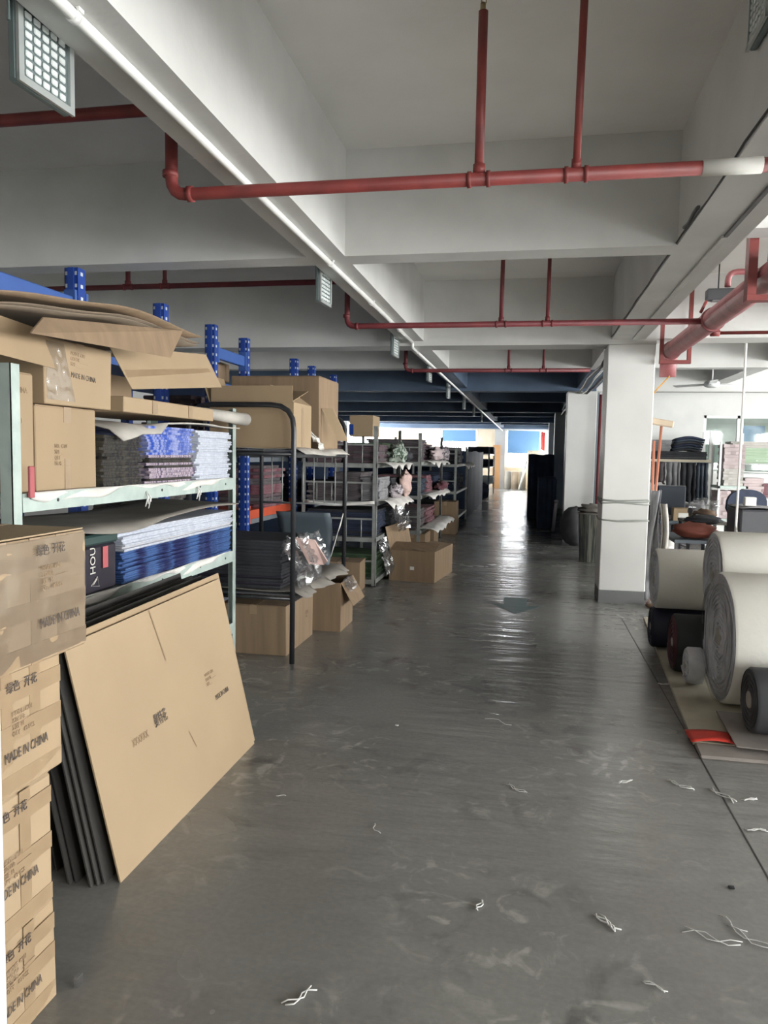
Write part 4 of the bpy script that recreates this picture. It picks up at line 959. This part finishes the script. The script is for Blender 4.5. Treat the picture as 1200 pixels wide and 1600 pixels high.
# dark covered racks and rolls at the far end, left
def tarp(lab, x0, x1, y0, y1, h, m='darktar', seed=0., folds=14, name='covered_stack'):
    t = thing(name, lab, 'covered stack', ((x0 + x1) / 2, (y0 + y1) / 2, 0), world=True)
    cx, cy = (x0 + x1) / 2, (y0 + y1) / 2
    def f(u, v):
        a = u * 4; s_ = int(min(a, 3.999)); tt = a - s_
        P = [(x0, y0), (x1, y0), (x1, y1), (x0, y1), (x0, y0)]
        px = P[s_][0] + (P[s_ + 1][0] - P[s_][0]) * tt; py = P[s_][1] + (P[s_ + 1][1] - P[s_][1]) * tt
        w_ = .018 * math.sin(u * folds * 6.28 + seed) + .02 * noise.noise(Vector((u * 30, v * 2, seed)))
        k_ = 1 + w_
        return (cx + (px - cx) * k_, cy + (py - cy) * (1 + w_ * .3), h * (1 - v) * (1 + .01 * math.sin(u * 40)))
    MB().grid(f, 96, 5).build('cover_sides', m, t)
    MB().grid(lambda u, v: (x0 + (x1 - x0) * u, y0 + (y1 - y0) * v, h + .02 * noise.noise(Vector((u * 6, v * 6, seed))) - .01), 8, 8, .01).build('cover_top', m, t)
tarp('tall dark navy covered stack at the end of the left-hand racks', -2.35, -1.46, 18.2, 24.0, 1.60, seed=1)
tarp('added long dark covered stack behind the left-hand racks, blocking window light', -6.6, -2.75, 21.0, 22.5, 1.50, seed=7)  # added to block far window light between the left rack shelves
tarp('added wide dark covered stack behind the first grey rack, blocking window light', -6.6, -3.1, 11.6, 12.6, 1.62, seed=8)  # second added blocker, keeps the gaps in the grey racks dark
t = thing('roll_rack', 'open rack holding dark rolls near the far left end of the aisle', 'rack', (-1.4, 26.5, 0), world=True)
for y in (26.5, 30.4):
    for x in (-1.40, -2.2): B(x - .03, x + .03, y - .03, y + .03, 0, 1.8).build('post', 'rackdark', t)
for z in (.5, 1.1, 1.55): B(-2.2, -1.40, 26.5, 30.4, z - .04, z).build('shelf', 'rackdark', t)
for i, (z, r, m, dx) in enumerate(((1.552, .13, 'dk', 0), (1.552, .13, 'dknavy', .3), (1.102, .14, 'dknavy', .02), (1.102, .13, 'rollw', .34), (.502, .15, 'rollw', .05), (.502, .14, 'dk', .36))):
    t = thing('fabric_roll', 'x', 'roll', (-1.62, 26.72 + dx, z + r), 0, 'rolls on the far left rack')
    MB().tube([(-.55, 0, 0), (.36, 0, 0)], r, 14).build('roll_body', m, t); MB().tube([(.361, 0, 0), (.364, 0, 0)], .03, 10).build('core', 'core', t)
    t['label'] = ['black roll at the front of the top level', 'navy roll behind it on the top level', 'navy roll at the front of the middle level', 'white roll behind on the middle level', 'white roll at the front of the low level', 'black roll behind on the low level'][i] + ' of the far left roll rack'
blob('dark_sack', 'dark slumped sack on the floor before the far left roll rack', 'sack', (-1.62, 26.1, .28), (.28, .3, .28), 'dknavy', .3, 20)
blob('white_sack', 'white slumped sack leaning on the far left roll rack', 'sack', (-1.35, 26.3, .72), (.10, .22, .16), 'rollw', .4, 21) if 0 else None
# far end, against the wall
tag(B(-1.66, -1.32, 34.6, 34.64, .0, 1.98).build('brown_board', 'orangec', at=(-1.5, 34.6, 0)), 'orange-brown board standing at the far end wall', 'board')
for i, (x, m) in enumerate(((-.95, 'core'), (-.62, 'broomhead'), (-.30, 'core'))):
    o = MB().tube([(x, 34.7, 0), (x, 34.7, .80)], .15, 14).build('standing_bale', m, at=(x, 34.7, 0)); tag(o, ['left', 'middle', 'right'][i] + '-hand one of three upright bales below the far end window', 'bale', 'bales below the far window')
tag(MB().tube([(-.42, 34.05, 0), (-.12, 34.12, 1.3)], .05, 8).build('leaning_pole', 'whitepaint', at=(-.4, 34.4, 0)), 'pale pole leaning by the upright bales', 'pole')
tag(MB().soft(-.10, .8, 34.2, 34.9, 0, 1.75, .03).build('pale_cabinet', 'cream', at=(.3, 34.5, 0)), 'pale cabinet half hidden behind the tall dark stack', 'cabinet')

# ================================================================ RIGHT SIDE OF THE AISLE, FAR
tarp('tall dark navy covered stack on the right of the far aisle', -.03, .58, 18.6, 23.6, 1.55, seed=3)
tarp('lower dark covered stack in front of the tall dark one', .20, .56, 16.0, 18.4, 1.05, seed=5)
tag(MB().tube([(.50, 15.3, .03), (.53, 14.9, .62)], .035, 12).tube([(.53, 14.9, .62), (.532, 14.88, .66)], .04, 12).build('leaning_tube', 'tube', at=(.5, 15.3, 0)), 'shiny grey tube leaning on the low dark stack', 'tube')
blob('woven_bale', 'grey woven bale on the floor at the foot of the second pillar', 'bale', (.80, 13.25, .33), (.26, .42, .34), 'baleg', .08, 22, 20)
t = thing('cloth_bin', 'olive-grey cloth-lined bin standing between the two white pillars', 'bin', (.98, 11.3, 0), world=True)
MB().grid(lambda u, v: (.98 + (.22 + .03 * v) * math.cos(u * 6.2832) * (1 + .04 * math.sin(u * 60)), 11.3 + (.22 + .03 * v) * math.sin(u * 6.2832) * (1 + .04 * math.sin(u * 60)), .70 * v), 40, 4).build('bin_wall', 'binm', t)
MB().tube([(.98 + .25 * math.cos(a), 11.3 + .25 * math.sin(a), .70) for a in [i * .3142 for i in range(20)]], .014, 6, closed=True).build('rim', 'dpaper', t)
blob('grey_cloth_heap', 'grey cloth heaped on top of the cloth-lined bin', 'cloth', (.97, 11.3, .76), (.24, .22, .07), 'dpaper', .5, 25)
tag(MB().tube([(1.18, 13.6, 0), (1.18, 13.6, 2.6)], .03, 10).build('standpipe', 'pipedark', at=(1.18, 13.6, 0)), 'dark red standpipe seen between the two white pillars', 'pipe')
tag(MB().soft(.0, .1, 13.5, 13.58, 0, .02, .006).build('black_scrap', 'black', at=(.05, 13.54, 0)), 'small black scrap lying on the far aisle floor', 'scrap')

# ================================================================ FOAM ROLLS AT THE RIGHT
o = MB().prism([(.90, 4.12, .004), (2.6, 4.0, .004), (2.9, 7.3, .004), (1.10, 7.3, .004)], (0, 0, .022)).build('plywood_board', 'board', at=(1.6, 5.6, .004)); tag(o, 'pale plywood board lying on the floor under the rolls', 'board')
o = MB().prism([(.89, 4.02, .0), (2.6, 3.90, .0), (2.6, 4.11, .0), (.89, 4.14, .0)], (0, 0, .004)).build('board_edge', 'boardg') if 0 else None
o = MB().soft(.90, 2.4, 3.93, 4.10, 0, .022, .008, .004).build('brown_felt', 'boardg', at=(1.6, 4.0, 0)); tag(o, 'brown-grey felt strip along the near edge of the plywood board', 'felt')
mb = MB().grid(lambda u, v: (.885 + .25 * u, 4.09 + .18 * v, .030 + .018 * math.sin(u * 3.1) * (1 - v * .5) + .004 * math.sin(v * 9)), 10, 5, .003)
tag(mb.build('red_sheet', 'redsheet', at=(1.0, 4.18, .03)), 'folded red sheet at the near corner of the plywood board', 'sheet')
o = MB().prism([(1.09, 4.02, .046), (2.2, 3.95, .046), (2.2, 4.45, .052), (1.115, 4.56, .052)], (0, 0, .006)).build('grey_card', 'boardg', at=(1.5, 4.2, .046)); tag(o, 'grey card lying over the red sheet, under the dark roll', 'card')
def roll(lab, x0, x1, y, z, r, m, me='rollend', core=.05, layers=3, rag=0.):
    t = thing('foam_roll', lab, 'roll', ((x0 + x1) / 2, y, z - r), 0, 'rolls on the plywood board', world=True)
    N = 40
    MB().tube([(x0, y, z), (x0 + .015, y, z), (x1 - .01, y, z), (x1, y, z)], [r - .012, r, r, r - .01], N, caps=False).build('roll_body', m, t)
    q = MB()
    for i in range(layers + 1):   # wound edge: a spiral of ridges
        pass
    turns = max(3, int(r / .035)); pts = []
    for k_ in range(turns * 22):
        a = k_ * 2 * math.pi / 22; rr = core + (r - .02 - core) * k_ / (turns * 22)
        jj = rag * noise.noise(Vector((math.cos(a) * 2, math.sin(a) * 2, k_ * .02)))
        pts.append((x0 + .001 + jj, y + rr * math.cos(a), z + rr * math.sin(a)))
    q.tube(pts, .006, 5); q.build('wound_edge', me, t)
    MB().tube([(x0 + .004, y, z), (x0 + .012, y, z)], r - .012, N).build('roll_end', me, t)
    MB().tube([(x0 - .004, y, z), (x0 + .02, y, z)], core, 16).build('core', 'core', t)
    MB().tube([(x1 - .012, y, z), (x1 - .004, y, z)], r - .011, N).build('far_end', me, t)
    return t
Z0 = .028
t = roll('largest white foam roll, resting on the board at the front', 1.18, 2.75, 4.86, Z0 + .40, .40, 'rollw', rag=.02, core=.055)
mb = MB().grid(lambda u, v: (1.165 - .02 * v + .02 * noise.noise(Vector((u * 14, v * 4, 1))), 4.86 + (.41 - .13 * v) * math.cos(u * 6.283 ), Z0 + .41 + (.405 - .13 * v) * math.sin(u * 6.283) + (.01 * noise.noise(Vector((u * 12, v * 3, 4))))), 60, 5)
mb.build('film_skirt', 'film', t)
roll('white foam roll lying above and behind the largest one', 1.27, 2.75, 5.50, .722, .30, 'rollw', core=.05, rag=.02)
roll('medium white foam roll resting on the two dark rolls', .985, 1.95, 6.10, .585, .232, 'rollw', core=.045, rag=.01)
roll('navy roll on the board under the medium white roll', .985, 1.9, 6.16, Z0 + .16, .16, 'rollnavy', 'rollnavy', .03)
roll('maroon-ended black roll on the board before the navy roll', 1.03, 1.265, 5.50, Z0 + .20, .20, 'rollbody', 'rollmar', .03)
roll('second dark roll propping the medium white roll', 1.30, 1.9, 5.80, Z0 + .15, .15, 'rollbody', 'rollbody', .03)
roll('small grey-white roll end between the maroon roll and the largest roll', 1.06, 1.165, 5.18, Z0 + .125, .12, 'rollend', core=.03, rag=.015)
roll('thin white roll end above the small grey-white one', 1.09, 1.26, 5.22, Z0 + .33, .055, 'rollw', core=.03) if 0 else None
roll('dark grey roll with a pale core at the right edge', 1.20, 2.2, 4.245, .058 + .175, .175, 'rolldark', 'rolldark', .045)
for tt in bpy.data.objects:
    pass

# broom and rags by the pillar
t = thing('push_broom', 'upturned push broom with an orange handle leaning beside the white pillar', 'broom', (1.30, 8.42, 0), world=True)
MB().tube([(1.29, 8.42, .0), (1.365, 8.44, 1.86)], .014, 10).build('handle', 'handle', t)
MB().soft(1.245, 1.485, 8.40, 8.47, 1.86, 1.93, .012, 0, Matrix.Translation((1.365, 8.435, 1.89)) @ Matrix.Rotation(.16, 4, 'Y') @ Matrix.Translation((-1.365, -8.435, -1.89))).build('head', 'broomhead', t)
tag(MB().tube([(1.30, 8.35, 0), (1.285, 8.36, 1.70)], .014, 10).build('broom_handle', 'handle', at=(1.3, 8.35, 0)), 'second orange handle standing beside the upturned broom', 'handle')
mb = MB().grid(lambda u, v: (1.235 + .12 * u + .02 * math.sin(v * 6 + u * 3), 8.18 + .03 * math.sin(u * 9 + v * 4), 1.18 - 1.15 * v + .03 * noise.noise(Vector((u * 6, v * 6, 3)))), 10, 20, .006)
tag(mb.build('grey_rag', 'greyc', at=(1.28, 8.18, .03)), 'long grey rag hanging down beside the pillar', 'rag')
mb = MB().grid(lambda u, v: (1.33 + .07 * u + .03 * math.sin(v * 4), 8.10 + .03 * math.sin(u * 7), 1.05 - .8 * v), 8, 14, .006)
tag(mb.build('tan_rag', 'paper', at=(1.35, 8.1, .25)), 'creased tan rag hanging next to the grey one', 'rag')
blob('rag_on_floor', 'small brown rag on the floor at the pillar foot', 'rag', (1.27, 7.9, .025), (.07, .07, .022), 'brownbag', .4, 31)

# ================================================================ RIGHT-HAND ROOM
t = thing('wall_shelf', 'long shelf with a cream edge carrying dark folded clothes', 'shelf', (2.0, 13.9, 0), world=True)
B(2.0, 3.12, 13.9, 14.5, 1.46, 1.50).build('board', 'cream', t)
for x in (2.02, 3.06): 
    for y in (13.92, 14.42): B(x, x + .045, y, y + .045, 0, 1.46 if x < 3 else 2.0).build('post', 'frame', t)
B(2.0, 3.12, 13.9, 14.5, .70, .73).build('board', 'rackdark', t)
pile('folded_cloth', 'dark cloth in the wide low pile on the cream-edged shelf', 'cloth', 'dark cloth on the cream-edged shelf', 2.55, 14.15, 1.502, 4, .95, .4, .035, 'dk')
pile('folded_cloth', 'grey cloth in the left pile on the cream-edged shelf', 'cloth', 'grey cloth on the cream-edged shelf', 2.25, 14.15, 1.644, 5, .36, .36, .04, 'greyc')
for i in range(6):
    o = MB().grid(lambda u, v: (2.45 + .5 * u + i * .01, 13.98 + .34 * v, 1.646 + i * .042 + .05 * math.sin(u * 3.1) + .01 * math.sin(v * 5)), 8, 3, .036).build('folded_jacket', ['dk', 'bluedark', 'dknavy'][i % 3], at=(2.7, 14.1, 1.65 + i * .04)); tag(o, 'dark folded jacket in the arched pile on the cream-edged shelf', 'jacket', 'arched pile of dark jackets')
for i, (x0, x1, m, z0, lab) in enumerate(((2.10, 2.34, 'mauve2', 1.08, 'mauve garment hanging under the cream-edged shelf'), (2.36, 2.58, 'greyc', .86, 'grey garment hanging under the cream-edged shelf'), (2.60, 2.84, 'dk', .74, 'large dark garment hanging under the cream-edged shelf'), (2.86, 3.03, 'bluedark', .74, 'blue-black garment hanging beside the shelf post'))):
    mb = MB().grid(lambda u, v: (x0 + (x1 - x0) * u + .03 * noise.noise(Vector((u * 3, v * 5, i * 2))) * v, 13.86 - .05 * v + .035 * math.sin(u * 16 + i) * (.4 + v) + .03 * noise.noise(Vector((u * 5, v * 5, i))), 1.45 - (1.45 - z0) * v * (1 + .06 * math.sin(u * 7 + i))), 14, 10, .02)
    tag(mb.build('hanging_garment', m, at=((x0 + x1) / 2, 13.85, z0)), lab, 'clothes')
tag(B(2.08, 3.10, 13.872, 13.884, 1.44, 1.46).build('hanging_rail', 'rackdark', at=(2.6, 13.88, 1.44)), 'thin rail under the front edge of the cream-edged shelf', 'rail')
tarp('dark covered heap under the cream-edged shelf', 2.12, 3.02, 14.0, 14.4, .69, 'mauve2', 9)
# paper stacks
t = thing('paper_rack', 'pale steel frame holding tall paper stacks', 'rack', (3.02, 12.6, 0), world=True)
for x in (2.93, 3.34):
    for y in (12.6, 13.1): B(x, x + .03, y, y + .03, 0, 1.80 if x < 3 else 1.10).build('post', 'frame', t)
B(2.93, 3.37, 12.6, 13.13, 1.06, 1.10).build('shelf', 'rackgrey', t); B(2.93, 3.37, 12.6, 13.13, .55, .58).build('shelf', 'rackgrey', t)
pile('paper_bundle', 'grey paper bundle in the lower half of the tall stack', 'paper', 'lower bundles of the tall paper stack', 3.16, 12.85, 1.102, 6, .30, .42, .045, 'greystack', .01)
pile('paper_bundle', 'pinkish paper bundle in the upper half of the tall stack', 'paper', 'upper bundles of the tall paper stack', 3.16, 12.85, 1.372, 7, .30, .42, .055, 'pinkstack', .008)
pile('paper_bundle', 'paper bundle on the left below the tall stack', 'paper', 'left bundles below the tall paper stack', 3.04, 12.85, .582, 8, .19, .42, .055, 'pinkstack', .006)
pile('paper_bundle', 'paper bundle on the right below the tall stack', 'paper', 'right bundles below the tall paper stack', 3.26, 12.85, .582, 8, .17, .42, .055, 'pinkstack', .006)
# wire shelf on the right
t = thing('wire_shelf', 'dark wire shelf unit under the far window at the right edge', 'shelf', (3.45, 13.3, 0), world=True)
for z in (1.46, 1.30, .9): B(3.42, 5.2, 13.3, 13.8, z - .02, z).build('shelf', 'rackdark', t)
for x in (3.42, 4.3, 5.17): B(x, x + .03, 13.3, 13.33, 0, 1.95).build('post', 'frame', t)
pile('green_cloth', 'pale green cloth on the wire shelf at the right edge', 'cloth', 'green cloth on the wire shelf', 3.85, 13.55, 1.462, 6, .7, .4, .042, 'palegreen')
pile('grey_cloth', 'grey cloth laid over the pale green pile', 'cloth', 'grey cloth over the green pile', 3.62, 13.55, 1.462 + .252, 3, .66, .4, .035, 'greystack')
pile('pink_bundle', 'pinkish bundle on the lower wire shelf', 'cloth', 'pinkish bundles on the wire shelf', 3.65, 13.5, .902, 7, .3, .4, .045, 'pinkstack')
pile('red_bundle', 'dull red bundle beside the pinkish ones on the wire shelf', 'cloth', 'red bundles on the wire shelf', 3.98, 13.5, .902, 5, .4, .4, .045, 'wine')
# office chair facing the aisle
def chair(loc, rz, lab, m, round_=False, seat_h=.50, bw=.46, bh=.50):
    t = thing('office_chair', lab, 'chair', loc, rz, 'office chairs in the right-hand room')
    r_ = bw / 2
    if round_:
        MB().prism([(r_ * math.cos(a) * 1.0, .22, seat_h + .16 + (bh * .62) * max(0, math.sin(a)) ** .6 + (0 if math.sin(a) >= 0 else 0)) for a in [math.pi * i / 14 for i in range(15)]] + [(-r_ * .8, .22, seat_h + .05), (r_ * .8, .22, seat_h + .05)], (0, .05, 0)).build('backrest', m, t)
    else:
        MB().soft(-r_, r_, .22, .27, seat_h + .06, seat_h + .06 + bh, .02).build('backrest', m, t)
        B(-r_ + .01, r_ - .01, .218, .272, seat_h + .05 + bh, seat_h + .063 + bh).build('top_piping', 'greyc', t)
    MB().soft(-.27, .33, -.25, .22, seat_h - .06, seat_h, .025).build('seat', 'bench', t)
    MB().tube([(0, 0, .1), (0, 0, seat_h - .06)], .025, 8).build('column', 'black', t)
    for i in range(5):
        a = i * 1.2566; e = (.27 * math.cos(a), .27 * math.sin(a), .06)
        lg = MB().tube([(0, 0, .12), e], [.025, .015], 6).build('leg', 'black', t)
        MB().tube([(e[0] - .01, e[1], .03), (e[0] + .01, e[1], .03)], .03, 8).build('caster', 'black', lg)
    return t
chair((2.37, 13.1, 0), 0, 'blue-black office chair with a square back, carrying a small carton', 'bluedark')
t = carton('small_carton', 'small tan carton with a pale label on the office chair seat', (2.47, 12.98, .502), .27, .2, .21, 0, 'card2', tape=None); B(-.06, .09, -.102, -.1, .03, .13).build('pale_label', 'label', t)
chair((2.95, 10.6, 0), math.pi * .08, 'dark navy office chair with a rounded back at the right edge', 'dknavy', True, .70, .56, .42)
# dark bundles below
t = thing('dark_crate', 'large dark wrapped crate at the right edge behind the foam rolls', 'crate', (2.8, 9.3, 0), world=True)
MB().soft(2.38, 3.3, 9.1, 9.7, 0, .96, .02, .01).build('crate_body', 'rolldark', t)
MB().grid(lambda u, v: (2.37 + .95 * u, 9.08 + .64 * v, .975 + .012 * math.sin(u * 8)), 8, 4, .01).build('top_cloth', 'greyc', t)
for z in (.35, .62): MB().box(2.365, 3.31, 9.08, 9.086, z, z + .02, Matrix.Rotation(0, 4, 'Z')).build('strap', 'bench', t)
tag(MB().soft(2.44, 2.56, 9.2, 9.3, .99, 1.09, .006).build('white_box', 'label', at=(2.5, 9.25, .99)), 'small white box standing on the dark wrapped crate', 'box')
t = thing('work_table', 'low dark table covered with cloth heaps behind the foam rolls', 'table', (2.0, 9.6, 0), world=True)
B(1.75, 2.33, 9.5, 10.5, .50, .54).build('table_top', 'bench', t)
for x in (1.78, 2.28):
    for y in (9.55, 10.45): B(x - .02, x + .02, y - .02, y + .02, 0, .50).build('leg', 'black', t)
blob('dark_red_bag', 'dark bag with red-brown sides on the low table', 'bag', (2.02, 9.75, .64), (.26, .2, .10), 'redbrown', .3, 50)
blob('dark_bag', 'flat black bag lying over the red-brown one', 'bag', (2.15, 9.9, .76), (.22, .2, .06), 'dk', .3, 51)
blob('brown_cloth', 'brown cloth heap with a pale strap on the cloth pile', 'cloth', (2.22, 10.2, .80), (.15, .14, .07), 'brownbag', .4, 52)
blob('film_bag', 'shiny clear bag crumpled on the brown cloth', 'bag', (2.45, 11.3, .85), (.18, .14, .10), 'film', .6, 53)
blob('grey_sack', 'grey and white sack slumped beside the carton', 'sack', (2.42, 11.6, .78), (.12, .12, .14), 'greyc', .4, 54)
t = thing('side_table', 'narrow side table under the crumpled bags', 'table', (2.4, 11.4, 0), world=True)
B(2.2, 2.75, 11.1, 11.8, .60, .64).build('table_top', 'dpaper', t)
for x in (2.23, 2.72):
    for y in (11.13, 11.77): B(x - .02, x + .02, y - .02, y + .02, 0, .60).build('leg', 'black', t)
blob('white_bag', 'white plastic bag on the floor under the office chair', 'bag', (2.15, 12.3, .12), (.16, .14, .12), 'paperw', .4, 55)
blob('dark_heap', 'dark mauve cloth heap on the floor before the office chair', 'cloth', (1.78, 11.2, .12), (.30, .3, .12), 'mauve2', .3, 56)

# ================================================================ FLOOR MARKS AND SCRAPS
o = MB().prism([(-.22, 8.06, .0005), (.02, 8.06, .0005), (.02, 7.62, .0005), (.20, 7.70, .0005), (-.09, 7.22, .0005), (-.38, 7.74, .0005), (-.22, 7.64, .0005)], (0, 0, .0012)).build('floor_arrow', 'arrow', at=(-.1, 7.6, .0005)); tag(o, 'worn teal arrow painted on the aisle floor, pointing this way', 'floor marking')
def scrap(x, y, l_, a, lab, n=2, r=.0022):
    r *= .75; l_ *= .85
    q = MB()
    for k_ in range(n):
        pts = []
        for i in range(6):
            s_ = (i / 5 - .5) * l_; w_ = .12 * l_ * math.sin(i * 1.4 + k_ * 2 + x * 9)
            pts.append((x + s_ * math.cos(a) - w_ * math.sin(a) + k_ * .006, y + s_ * math.sin(a) + w_ * math.cos(a), r + .0015 + .002 * abs(math.sin(i + k_))))
        q.tube(pts, r, 5)
    tag(q.build('thread_scrap', 'thread', at=(x, y, 0)), lab, 'scrap', 'white scraps on the floor')
for a in [
    (.29, 2.435, .11, -.9, 'thickest white twisted scrap on the near floor', 3, .0035),
    (-.12, 2.44, .07, 1.3, 'curled white scrap with a bend on the near floor', 2, .003),
    (-.564, 2.867, .10, -1.1, 'thin pale thread on the floor before the leaning cardboard', 1, .002),
    (-.016, 3.371, .13, -.7, 'pale thread in the middle of the aisle floor', 2, .002),
    (-.123, 4.227, .20, -.5, 'long faint thread farther up the aisle', 1, .002),
    (.734, 3.581, .15, -.7, 'white scrap left of the floor joint', 2, .0035),
    (.903, 3.514, .17, -1.0, 'white scrap lying across the floor joint', 2, .0035),
    (.484, 3.564, .09, .6, 'small tangled white scrap in mid aisle, before the floor joint', 3, .0025),
    (-.68, 4.018, .02, 0, 'tiny white speck on the aisle floor', 1, .005),
    (.967, 5.212, .16, .1, 'white scrap beside the plywood board edge', 2, .0035),
    (.615, 2.43, .20, -.25, 'longest pale thread of the near right cluster', 2, .002),
    (.735, 2.45, .18, -.75, 'upper pale thread of the near right cluster', 2, .002),
    (.70, 2.52, .12, -.9, 'short pale thread of the near right cluster', 1, .002),
    (-.584, 1.90, .12, .9, 'white scrap at the bottom of the view', 2, .003),
    (-.475, 1.80, .06, -.4, 'short white scrap at the very bottom of the view', 1, .003),
    (.40, 2.16, .08, -.5, 'pale looped scrap on the near floor', 2, .0022),
    (.959, 3.208, .10, .1, 'white scrap right of the floor joint, nearer one', 2, .003),
    (1.01, 3.50, .08, .4, 'white scrap right of the floor joint, farther one', 3, .003),
    (-1.03, 3.06, .05, .3, 'small pale scrap near the cardboard foot', 1, .002),
]: scrap(*a)
tag(MB().soft(.742, .765, 2.735, 2.75, 0, .008, .003).build('black_bit', 'black', at=(.75, 2.74, 0)), 'small black bit on the floor near the joint', 'scrap')
tag(MB().soft(-1.215, -1.20, 1.80, 1.83, 0, .03, .003).build('film_curl', 'film', at=(-1.21, 1.81, 0)), 'small curl of clear film at the foot of the taped stack', 'film')
